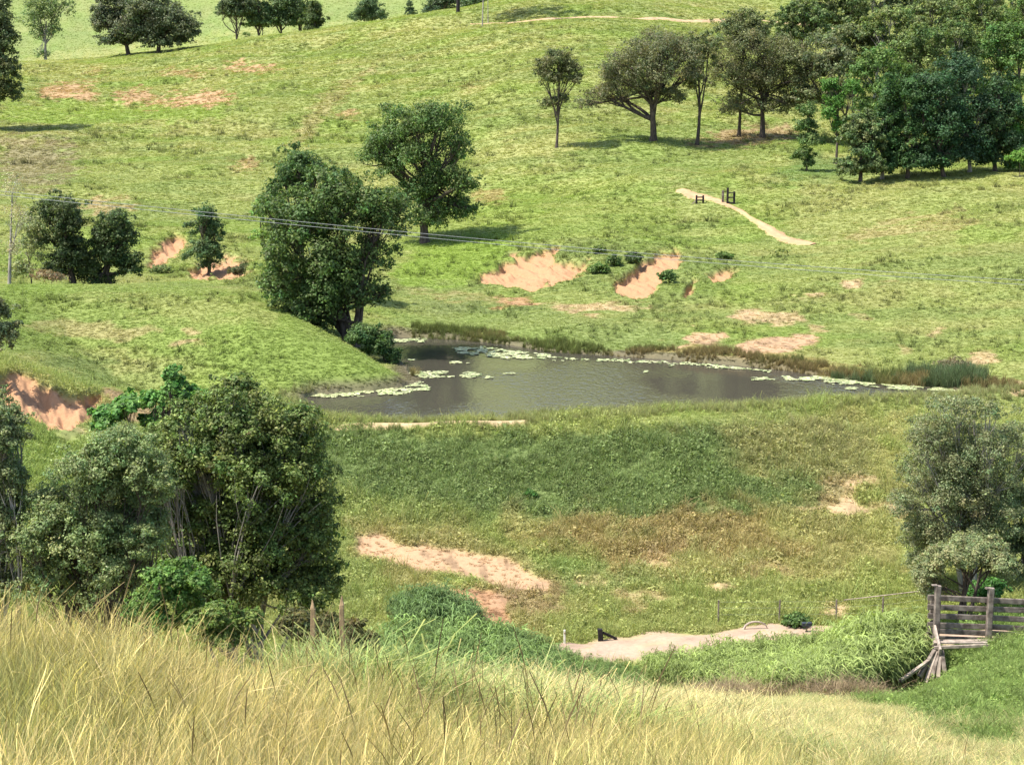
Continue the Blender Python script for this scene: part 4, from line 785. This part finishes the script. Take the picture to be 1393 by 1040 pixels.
for (xa, ya, xb, yb, m) in ((1274, 886, 1260, 928, M_woodp), (1277, 886, 1268, 924, M_wood), (1278, 886, 1276, 924, M_woodp), (1281, 884, 1286, 922, M_wood), (1272, 884, 1250, 920, M_wood)):
    beams('leg', [(W(xa, ya, D0 - 1.5), W(xb, yb, D0 - 2.0), .14, .14)], m, ramp, off)
# wire fence along the road
pts = [(977, 865, 846), (1060, 850, 824), (1137, 848, 824), (1200, 845, 826), (1262, 848, 822)]
off = ground(1137, 840, 64)
wf = empty('wire_fence', off, 'low wire fence with one pale top rail, left of the timber ramp', 'fence'); tp = []
for (a, r1, r0) in pts:
    b = ground(a, 850, 64); t = Vector((b.x, b.y, b.z + .95)); beams('post', [(b - Vector((0, 0, .2)), t, .06, .06, Vector((0, 1, 0)))], M_wood, wf, off); tp.append((b, t))
for k in (.35, .65, .92):
    T_ = Tubes()
    for i in range(len(tp) - 1): T_.add(curve(tp[i][0].lerp(tp[i][1], k), tp[i+1][0].lerp(tp[i+1][1], k), np.random.default_rng(1), 0, 5, .004), .0025, 4)
    T_.build('wire', M_wire, wf, off)
T_ = Tubes(); T_.add(curve(tp[2][1] + Vector((.3, 0, -.02)), tp[4][1] + Vector((0, 0, .03)), np.random.default_rng(2), 0, 7, .002), .02, 8); T_.build('top_rail', M_woodp, wf, off)
# roadside pieces
b = hit(768, 877, 57); gp = empty('guide_post', b, 'slim white guide post at the left end of the dirt road', 'post')
beams('post', [(b - Vector((0, 0, .2)), b + Vector((0, 0, .62)), .08, .06, Vector((0, 1, 0)))], M_white, gp, b)
beams('reflector', [(b + Vector((0, -.035, .46)), b + Vector((0, -.035, .54)), .05, .01, Vector((0, 1, 0)))], M_stake, gp, b)
b = hit(817, 873, 57); bp = empty('strainer_post', b, 'short black strainer post with a slanting brace beside the dirt road', 'post'); k = b.y / F
beams('post', [(b - Vector((0, 0, .2)), b + Vector((-.02, 0, 19 * k)), .2, .2, Vector((0, 1, 0)))], M_dark, bp, b)
beams('brace', [(b + Vector((.08, 0, 14 * k)), b + Vector((23 * k, .1, 4 * k)), .1, .1)], M_dark, bp, b)
b = hit(1097, 862, 57); k = b.y / F; cp = empty('capped_post', b, 'short thin post with a dark flat box on top, beside the dirt road', 'post')
beams('post', [(b - Vector((0, 0, .2)), b + Vector((0, 0, 12 * k)), .06, .06, Vector((0, 1, 0)))], M_wood, cp, b)
beams('box', [(b + Vector((-.2, 0, 14.5 * k)), b + Vector((.2, 0, 14.5 * k)), .2, .14)], M_metal, cp, b)
b = hit(1028, 857, 57); T_ = Tubes(); T_.add([(x_, 0, .36 * (1 - (x_ / .5) ** 2) ** .5 if abs(x_) < .5 else 0) for x_ in np.linspace(-.5, .5, 13)], np.linspace(.05, .03, 13), 8)
o = T_.build('fallen_branch', M_woodp); o.location = b; tag(o, 'pale arched fallen branch in the grass beside the dirt road', 'branch')
# cattle stays by the gate track
b = hit(952, 277, 120); k = b.y / F; o = empty('stile', b, 'small dark timber frame of two short posts, left of the gateway', 'fence stay')
for s_ in (-1, 1): beams('post', [(b + Vector((s_ * 4.5 * k, 0, -.2)), b + Vector((s_ * 4.5 * k, 0, 11 * k)), .2, .2, Vector((0, 1, 0)))], M_dark, o, b)
for h_ in (8.5, 4.5): beams('crossbar', [(b + Vector((-5.5 * k, -.12, h_ * k)), b + Vector((5.5 * k, -.12, h_ * k)), .1, .14)], M_dark, o, b)
beams('brace', [(b + Vector((-5 * k, 0, 4 * k)), b + Vector((-13 * k, .2, -3 * k)), .1, .1)], M_woodp, o, b)
b = hit(993, 278, 120); k = b.y / F; o = empty('gateway', b, 'taller dark timber gateway with crossbars where the track passes', 'gate')
for xx, hh in ((-3.5, 22), (5.5, 17)): beams('post', [(b + Vector((xx * k, 0, -.2)), b + Vector((xx * k, 0, hh * k)), .22, .22, Vector((0, 1, 0)))], M_dark, o, b)
beams('post', [(b + Vector((-9 * k, .6, -.2)), b + Vector((-9 * k, .6, 18 * k)), .24, .24, Vector((0, 1, 0)))], M_wood, o, b)['label'] = 'weathered grey post'
for h_ in (15, 9, 2): beams('crossbar', [(b + Vector((-3.5 * k, -.13, h_ * k)), b + Vector((5.5 * k, -.13, h_ * k)), .08, .13)], M_dark, o, b)
# stakes in the foreground
for (sx, r0, r1, d_, lb) in ((425, 815, 892, 19.5, 'pointed tan stake at the edge of the straw coloured grass, left of two'), (465, 810, 888, 20, 'thinner pointed tan stake at the edge of the grass, right of two')):
    a = ground(sx, r1, d_); t = W(sx, r0, d_); V = beams('stake', [(a - Vector((0, 0, .1)), t - Vector((0, 0, .12)), .07, .07, Vector((0, 1, 0)), .8), (t - Vector((0, 0, .12)), t, .055, .055, Vector((0, 1, 0)), .15)], M_stake, None, a)
    V.location = a; tag(V, lb, 'stake')
# power cables crossing the valley
for lb, P_, dp in (('upper thin pale power cable sagging across the valley', [(-900,175),(-250,222),(0,257),(150,274),(330,300),(560,322),(700,336),(930,350),(1160,365),(1393,377),(1800,392),(2400,400)], 80),
               ('lower thin pale power cable sagging across the valley', [(-900,182),(-250,229),(0,263),(150,279),(330,304),(560,327),(700,340),(930,355),(1160,371),(1393,384),(1800,399),(2400,407)], 81)):
    Q = np.array([p for p in P_], float); xx = np.linspace(-900, 2400, 120); co = np.polyfit(Q[:, 0], Q[:, 1], 3); rr = np.polyval(co, xx)
    T_ = Tubes(); T_.add([tuple(W(a, b_, dp)) for a, b_ in zip(xx, rr)], .012, 6)
    o = T_.build('power_cable', M_wire); tag(o, lb, 'power cable')
